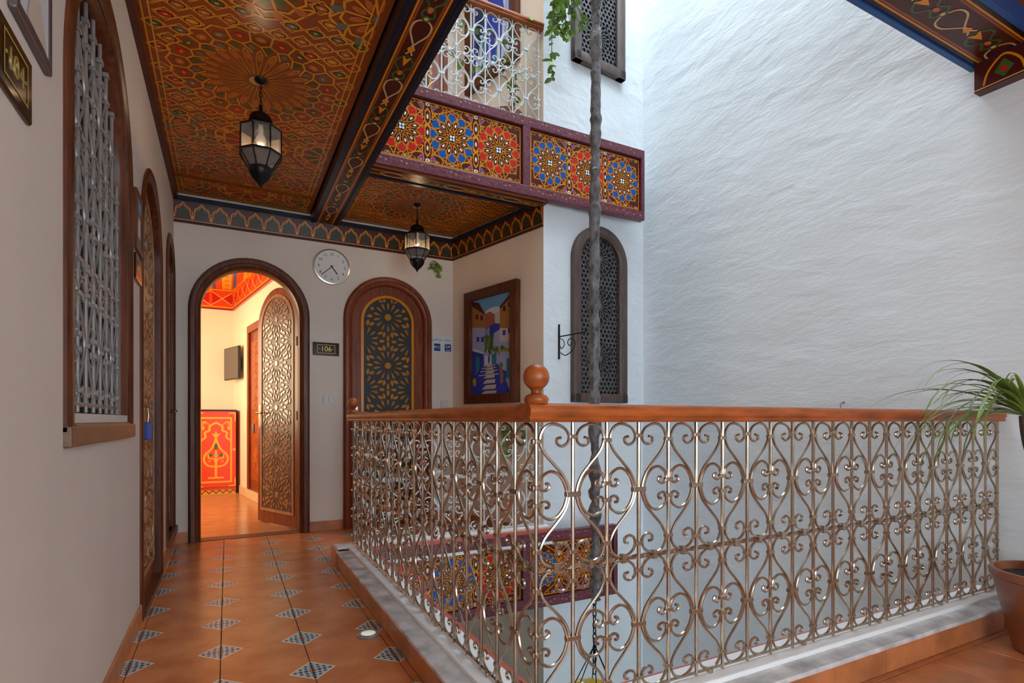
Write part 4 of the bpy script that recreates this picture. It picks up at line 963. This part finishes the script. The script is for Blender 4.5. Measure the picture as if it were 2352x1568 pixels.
# ------------------------------------------------------------------ lanterns
def lantern(loc, label, drop):
    o = thing('lantern', label, 'lantern', loc, 0, 'hanging lanterns'); n = 8; ph = PI/8; o.scale = (.92,.92,.92)
    # local z = 0 at the hook in the ceiling
    M().lathe([(.0,0),(.035,0),(.030,-.012),(.012,-.022),(.0,-.024)], 16).obj('ceiling_rose', IRONB, o, smooth=True)
    k = int(drop/.028)
    for i in range(k):
        z = -.02-i*(drop-.02)/k; q = M(); pts = [(.006*math.cos(t),0,z-.014+.018*math.sin(t)) for t in [2*PI*j/10 for j in range(10)]]
        q.tube(pts, .0022, 5, closed=True)
        if i % 2: q.xf(Matrix.Rotation(PI/2, 4, 'Z'))
        q.obj('chain_link', IRONB, o)
    z = -drop
    M().lathe([(.008,0),(.010,-.005),(.010,-.045),(.024,-.050),(.034,-.062)], 14, (0,0,z)).obj('neck', IRONB, o, smooth=True)
    M().lathe([(.020,-.045),(.040,-.052),(.056,-.066),(.062,-.082),(.062,-.100),(.056,-.104),(.056,-.112)], 24, (0,0,z)).obj('cap', IRONB, o, smooth=True)
    zt, zm, zl, ze = z-.122, z-.268, z-.285, z-.362; R = .112
    M().lathe([(.054,-.098),(.060,-.104),(R,-.136),(R+.004,-.142),(R+.002,-.150),(R-.006,-.146),(.054,-.112)], n, (0,0,z), ph=ph).obj('shoulder', IRONB, o)
    M().lathe([(R-.004,zm-.004),(R+.006,zm-.006),(R+.007,zl),(R-.004,zl+.004)], n, ph=ph).obj('waist_band', IRONB, o)
    zt = z-.146; Rb = .062
    for j in range(n):
        a0, a1 = 2*PI*j/n+ph, 2*PI*(j+1)/n+ph
        p = lambda rr, a, zz: (rr*math.cos(a), rr*math.sin(a), zz)
        g = M(); g.add([p(R-.002,a0,zt), p(R-.002,a1,zt), p(R-.002,a1,zm), p(R-.002,a0,zm)], [(0,1,2,3)]); g.obj('glass_pane', GLASSM, o)
        g = M(); g.add([p(R-.002,a0,zl), p(R-.002,a1,zl), p(Rb,a1,ze), p(Rb,a0,ze)], [(0,1,2,3)]); g.obj('glass_pane', GLASSM, o)
        M().tube([p(R,a0,zt), p(R,a0,zm)], .0042, 6).obj('glazing_bar', IRONB, o); M().tube([p(R,a0,zl), p(Rb,a0,ze)], .0040, 6).obj('glazing_bar', IRONB, o)
    M().lathe([(Rb-.004,ze+.006),(Rb+.002,ze+.004),(Rb+.004,ze-.008),(Rb-.002,ze-.030),(.040,ze-.058),(.018,ze-.078),(.007,ze-.095),(.0,ze-.110)], 16).obj('base_cone', IRONB, o, smooth=True)
    l_ = bpy.data.lights.new('lantern_fill', 'POINT'); l_.energy = 2.4; l_.color = (1,.72,.42); l_.shadow_soft_size = .02; lo_ = bpy.data.objects.new('lantern_fill', l_); C.objects.link(lo_); lo_.parent = o; lo_.location = (0,0,z-.25)  # lantern itself is unlit; weak warm point light added to brighten the ceiling
    M().lathe([(.012,-.10),(.014,-.15),(.012,-.16),(.026,-.185),(.028,-.205),(.018,-.225),(0,-.232)], 14, (0,0,z)).obj('bulb', BULB, o, smooth=True)
lantern((.155,3.14,ZC-.002), 'black octagonal glass lantern under the large ceiling rosette of the corridor', .145)
lantern((1.385,4.36,ZC-.002), 'black octagonal glass lantern hanging before the star lattice door', .137)

# ------------------------------------------------------------------ courtyard chandelier with wrapped chain
CX, CY = 1.83, 2.52
ch = thing('chandelier', 'tall chain in a crumpled grey sleeve with coloured glass lantern hanging in the light well', 'chandelier', (CX,CY,0))
rn = random.Random(11); pts = []; rs = []; z = ZT-.02
M().box(-.03,.03,-1.22,1.22,ZT-.06,ZT-.01).obj('roof_bar', IRONB, ch)
N_ = 240
for i in range(N_):
    zz = z+(-.05-z)*i/(N_-1); low = zz < .96
    pts.append((-.010*math.sin(zz*1.3)+(rn.uniform(-.007,.007) if low else rn.uniform(-.002,.002))+.012*(1-zz/4), rn.uniform(-.003,.003), zz))
    rs.append((.029+.010*math.sin(zz*37+2*math.sin(zz*11))*(1 if low else .30)+rn.uniform(-.005,.005)) if zz < 3.4 else .036+rn.uniform(-.004,.004))
M().tube(pts, rs, 9).obj('sleeve', SLEEVE, ch, smooth=True)
for i in range(13):
    zz = -.06-i*.032; q = M(); q.tube([(.011*math.cos(t),0,zz+.022*math.sin(t)) for t in [2*PI*j/10 for j in range(10)]], .0035, 5, closed=True)
    if i % 2: q.xf(Matrix.Rotation(PI/2, 4, 'Z'))
    q.obj('chain_link', IRONB, ch)
for j in range(6):
    a = 2*PI*j/6; M().tube([(0,0,-.30),(.13*math.cos(a),.13*math.sin(a),-.56)], .003, 5).obj('stay', IRONB, ch)
M().lathe([(.02,-.52),(.10,-.535),(.17,-.56),(.185,-.575),(.17,-.585)], 12, (0,0,0)).obj('crown', mat('glass_yellow', (.75,.50,.05), .15), ch)
for j in range(12):
    a0, a1 = 2*PI*j/12, 2*PI*(j+1)/12; p = lambda r_, a, zz: (r_*math.cos(a), r_*math.sin(a), zz)
    q = M(); q.add([p(.18,a0,-.585), p(.18,a1,-.585), p(.21,a1,-.95), p(.21,a0,-.95)], [(0,1,2,3)]); q.obj('glass_pane', (MATS['glass_yellow'], mat('glass_white', (.8,.8,.78), .2), mat('glass_red', (.5,.02,.02), .15))[j % 3], ch)
    M().tube([p(.182,a0,-.58), p(.212,a0,-.95)], .005, 6).obj('glazing_bar', IRONB, ch)
M().lathe([(.21,-.945),(.218,-.955),(.12,-1.10),(.03,-1.18),(0,-1.2)], 12).obj('base', IRONB, ch)

# ------------------------------------------------------------------ wall bracket, hooks, floor light
br = thing('wall_bracket', 'black scrolled iron bracket on the white wall beside the lattice window', 'bracket', (*PB,0), R_WIN)
def wp(u, v):                                    # pixel to point on the window wall (local x, z)
    a = (u-1176)/FPX; rx_, ry_ = a*math.cos(TH)+math.sin(TH), math.cos(TH)-a*math.sin(TH)
    dx, dy = math.cos(R_WIN), math.sin(R_WIN); det = rx_*(-dy)-ry_*(-dx)
    d = (PB[0]*(-dy)-PB[1]*(-dx))/det; t = (rx_*PB[1]-ry_*PB[0])/det
    return abs((rx_*d-PB[0])*dx+(ry_*d-PB[1])*dy), EYE+(HZ-v)/FPX*d
bx_, bz0 = wp(1283, 825); _, bz1 = wp(1283, 745)
zb_ = bz1-.10
M().bbox(bx_-.007,bx_+.007,-.012,.0,bz0,bz1,.002).obj('back_plate', IRONB, br)
A3 = lambda f, zz: (bx_+.10*f, -.01-.20*f, zz)
M().tube([A3(0,zb_+.0), A3(1,zb_+.02), A3(1.1,zb_+.035)], .005, 6).obj('arm', IRONB, br)
sc = [A3(.05,zb_-.17+.04), A3(.25,zb_-.155), A3(.5,zb_-.12), A3(.62,zb_-.07), A3(.55,zb_-.03), A3(.4,zb_-.025), A3(.33,zb_-.055), A3(.42,zb_-.08), A3(.5,zb_-.06)]
M().tube(smooth_path(sc,4), .004, 6).obj('scroll', IRONB, br); M().tube(smooth_path([A3(0,zb_-.01),A3(.15,zb_-.03),A3(.2,zb_-.07),A3(.1,zb_-.10),A3(.04,zb_-.08)],4), .0035, 6).obj('scroll', IRONB, br)
def hook(y, z, label, kind):
    if kind: 
        h = thing('wall_hook', label, 'hook', (XR,y,z)); M().tube(smooth_path([(.0,0,0),(-.05,0,0),(-.06,0,-.01),(-.06,0,-.04),(-.05,0,-.05)],4), .003, 6).obj('hook_wire', IRONG, h); M().lathe([(0,0),(.008,0),(.008,.006),(0,.006)], 10).xf(Matrix.Rotation(-PI/2,4,'Y')).obj('hook_plate', IRONG, h, (-.03,0,0))
    else:
        h = thing('cable_outlet', label, 'outlet', (XR-.01,y,z)); M().lathe([(0,0),(.024,0),(.022,.03),(.015,.034),(0,.034)], 14).xf(Matrix.Rotation(-PI/2,4,'Y')).obj('outlet_cap', PLASTW, h, smooth=True); M().tube([(-.03,.0,0),(-.04,.005,-.03)], .006, 6).obj('stub', PLASTW, h)
hook(2.07, 1.07, 'small iron hook on the tall white courtyard wall above the handrail', True)
hook(3.60, 1.18, 'round pale cable outlet on the tall white wall near the lattice window', False)
fl = thing('floor_spotlight', 'small round recessed spotlight in the floor tiles beside the kerb', 'spotlight', (.560,2.475,0))
M().lathe([(.030,.001),(.050,.001),(.050,.006),(.044,.010),(.030,.009)], 24).obj('ring', IRONG, fl, smooth=True); M().lathe([(0,.0),(.033,.0),(.033,.009),(.022,.013),(0,.015)], 20).obj('lens', mat('lens', (.75,.82,.66), .4, emit=.35), fl, smooth=True)

# ------------------------------------------------------------------ plants
def leaf_mesh(l, wd, fold=.15):
    q = M(); k = 5; vs = []
    for i in range(k+1):
        t = i/k; ww = wd*math.sin(PI*min(1, t*.93+.05))**.8; z = -.12*l*t*t
        vs += [(-ww/2, l*t, z+fold*ww*.5), (0, l*t, z), (ww/2, l*t, z+fold*ww*.5)]
    fs = []
    for i in range(k): fs += [(i*3,i*3+1,i*3+4,i*3+3), (i*3+1,i*3+2,i*3+5,i*3+4)]
    return q.add(vs, fs).mesh('leaf', LEAF, True, False)
LM = [leaf_mesh(.055,.040), leaf_mesh(.042,.034), leaf_mesh(.065,.036)]
def vine(name, label, paths, loc, dens, group=None, seed=1, bare=1.0):
    o = thing(name, label, 'plant', loc, 0, group); rn = random.Random(seed)
    for p in paths:
        sp = smooth_path(p, 6); M().tube(sp, .0030, 5).obj('stem', BARK, o)
        L = sum((sp[i+1]-sp[i]).length for i in range(len(sp)-1)); k = max(2, int(L*dens*bare))
        for i in range(k):
            q = sp[min(len(sp)-1, int((i+rn.random())/k*len(sp)))]
            lf = link('leaf', LM[rn.randrange(3)], o, q+Vector((rn.uniform(-.006,.006), rn.uniform(-.006,.006), rn.uniform(-.006,.006))))
            lf.rotation_euler = (rn.uniform(-1.3,.2), rn.uniform(-.5,.5), rn.uniform(0, 2*PI)); s = rn.uniform(.7,1.25); lf.scale = (s,s,s)
    return o
rn = random.Random(21)
paths = [[(rn.uniform(-.04,.04),rn.uniform(-.03,.03),1.0),(rn.uniform(-.12,.14),rn.uniform(-.08,.05),.62),(rn.uniform(-.14,.15),rn.uniform(-.10,.04),rn.uniform(.12,.34))] for k in range(9)]
paths += [[(-.05,0,.9),(-.14,-.04,.45),(-.17,-.05,.05),(-.16,-.04,-.25)], [(-.02,0,.9),(-.10,-.03,.5),(-.13,-.05,.12)]]
hv = vine('hanging_vine', 'thick green vine hanging down the wall beside the upper lattice window', paths, (2.34,3.58,3.80), 55, seed=4)
M().lathe([(.0,0),(.07,0),(.10,.14),(.105,.16),(.095,.16),(.09,.14),(.0,.13)], 18, (0,.02,.95)).obj('hanging_pot', CLAY, hv, smooth=True)
M().tube([(0,.02,1.08),(0,.02,ZT-3.80-.2)], .004, 6).obj('hanging_wire', IRONB, hv)
vp = [[(-.02,.0,.10),(.03,-.05,.45),(-.04,-.08,.75),(-.35,-.10,.80),(-.65,-.10,.86),(-.95,-.10,.80)],[(-.02,.0,.10),(.05,-.05,.40),(-.1,-.09,.52),(-.35,-.10,.50),(-.60,-.10,.54)],[(.0,.0,.10),(.06,-.05,.35),(.04,-.1,.6),(.02,-.11,.88),(.12,-.2,.95)],[(-.65,-.1,.86),(-.72,-.11,.72),(-.70,-.11,.62)]]
uv = vine('climbing_vine', 'thin vine climbing the white upper railing from a clay pot', vp, (1.98,RYF+.16,ZU+.0), 24, seed=9)
M().lathe([(.0,0),(.10,0),(.145,.20),(.15,.24),(.135,.24),(.13,.20),(.0,.19)], 22).obj('pot', CLAY, uv, smooth=True); M().lathe([(0,.19),(.13,.19),(.13,.20),(0,.205)], 18).obj('soil', SOIL, uv)
fp = [[(0,0,.0),(.0,-.04,.02),(.02,-.06,-.06),(.02,-.06,-.17)],[(0,0,.0),(-.06,-.04,.02),(-.10,-.06,-.04),(-.14,-.06,-.13)],[(0,0,.0),(.07,-.04,.01),(.11,-.06,-.05),(.12,-.06,-.14)],[(0,0,0),(-.02,-.05,.01),(-.05,-.07,-.08),(-.04,-.07,-.2)]]
fv = vine('trailing_plant', 'small green plant trailing from a bracket pot on the pale far railing', fp, (1.98,RYF+.09,.88), 90, seed=13)
M().lathe([(0,-.12),(.045,-.12),(.06,-.0),(.055,0),(.05,-.02),(0,-.02)], 16).obj('pot', CLAY, fv, smooth=True)
M().tube(smooth_path([(0,-.05,-.02),(0,-.07,.02),(0,-.09,.03),(0,-.10,.02)],3), .004, 6).obj('pot_hook', IRONG, fv)
wl = vine('wall_sprig', 'small artificial green sprig fixed to the wall under the cornice by the lantern', [[(0,-.03,0),(.02,-.05,.02),(.04,-.06,-.03)],[(0,-.03,0),(-.03,-.05,.01),(-.05,-.05,-.03)],[(0,-.03,0),(.01,-.05,-.03),(.02,-.05,-.09)]], (1.76,YB,2.43), 110, seed=5)
for k in range(3): M().tube([(.035*math.cos(t)-.02,-.03-.01*k,.04*math.sin(t)) for t in [2*PI*j/16 for j in range(16)]], .0022, 5, closed=True).obj('wire_ring', IRONG, wl)
M().tube([(0,0,0),(0,-.035,0)], .004, 6).obj('wall_pin', IRONG, wl)
# ponytail palm in its clay pot at the end of the long railing
PX, PY = 3.01, .97
pt = thing('clay_planter', 'large glossy brown clay planter at the end of the long railing', 'planter', (PX,PY,0))
M().lathe([(.0,0),(.125,0),(.132,.012),(.198,.300),(.206,.305),(.210,.325),(.204,.337),(.190,.337),(.185,.300),(.0,.29)], 36).obj('pot', CLAY, pt, smooth=True)
M().lathe([(0,.275),(.184,.275),(.184,.303),(0,.31)], 24).obj('soil', SOIL, pt)
pl = thing('palm_plant', 'ponytail palm with long arching green leaves growing from the clay planter', 'plant', (PX,PY,.30))
tk = [(0.02,0,-.03),(.03,.0,.15),(-.01,.02,.38),(-.085,.045,.56),(-.11,.055,.68)]
M().tube(smooth_path(tk,6), [.045-.0010*i for i in range(25)], 12).obj('trunk', BARK, pl, smooth=True)
top = Vector(tk[-1]); rn = random.Random(8)
def strap(az, L, up, droop, wd):
    k = 14; q = M(); vs = []; d = Vector((math.cos(az), math.sin(az), 0)); sd = Vector((-d.y, d.x, 0)); p = Vector(top); el = up
    for i in range(k+1):
        t = i/k; ww = wd*(.5+.5*min(1, t*6))*(1-t**2.2)+.0008
        nrm = Vector((0,0,1)); vs += [p-sd*ww/2+nrm*ww*.18, p.copy(), p+sd*ww/2+nrm*ww*.18]
        p = p+(d*math.cos(el)+Vector((0,0,math.sin(el))))*L/k; el -= droop/k*(.5+1.2*t)
    fs = []
    for i in range(k): fs += [(i*3,i*3+1,i*3+4,i*3+3),(i*3+1,i*3+2,i*3+5,i*3+4)]
    q.add(vs, fs); link('leaf', q.mesh('leaf', LEAF2, True, False), pl)
for k in range(64):
    if k < 34: az = math.radians(152)+rn.uniform(-.62,.62); L = rn.uniform(.40,.66)
    else:
        az = rn.uniform(0, 2*PI); L = rn.uniform(.32,.46)
    strap(az, L, rn.uniform(.1,1.1) if k < 34 else rn.uniform(.6,1.4), rn.uniform(1.3,2.7), rn.uniform(.013,.021))
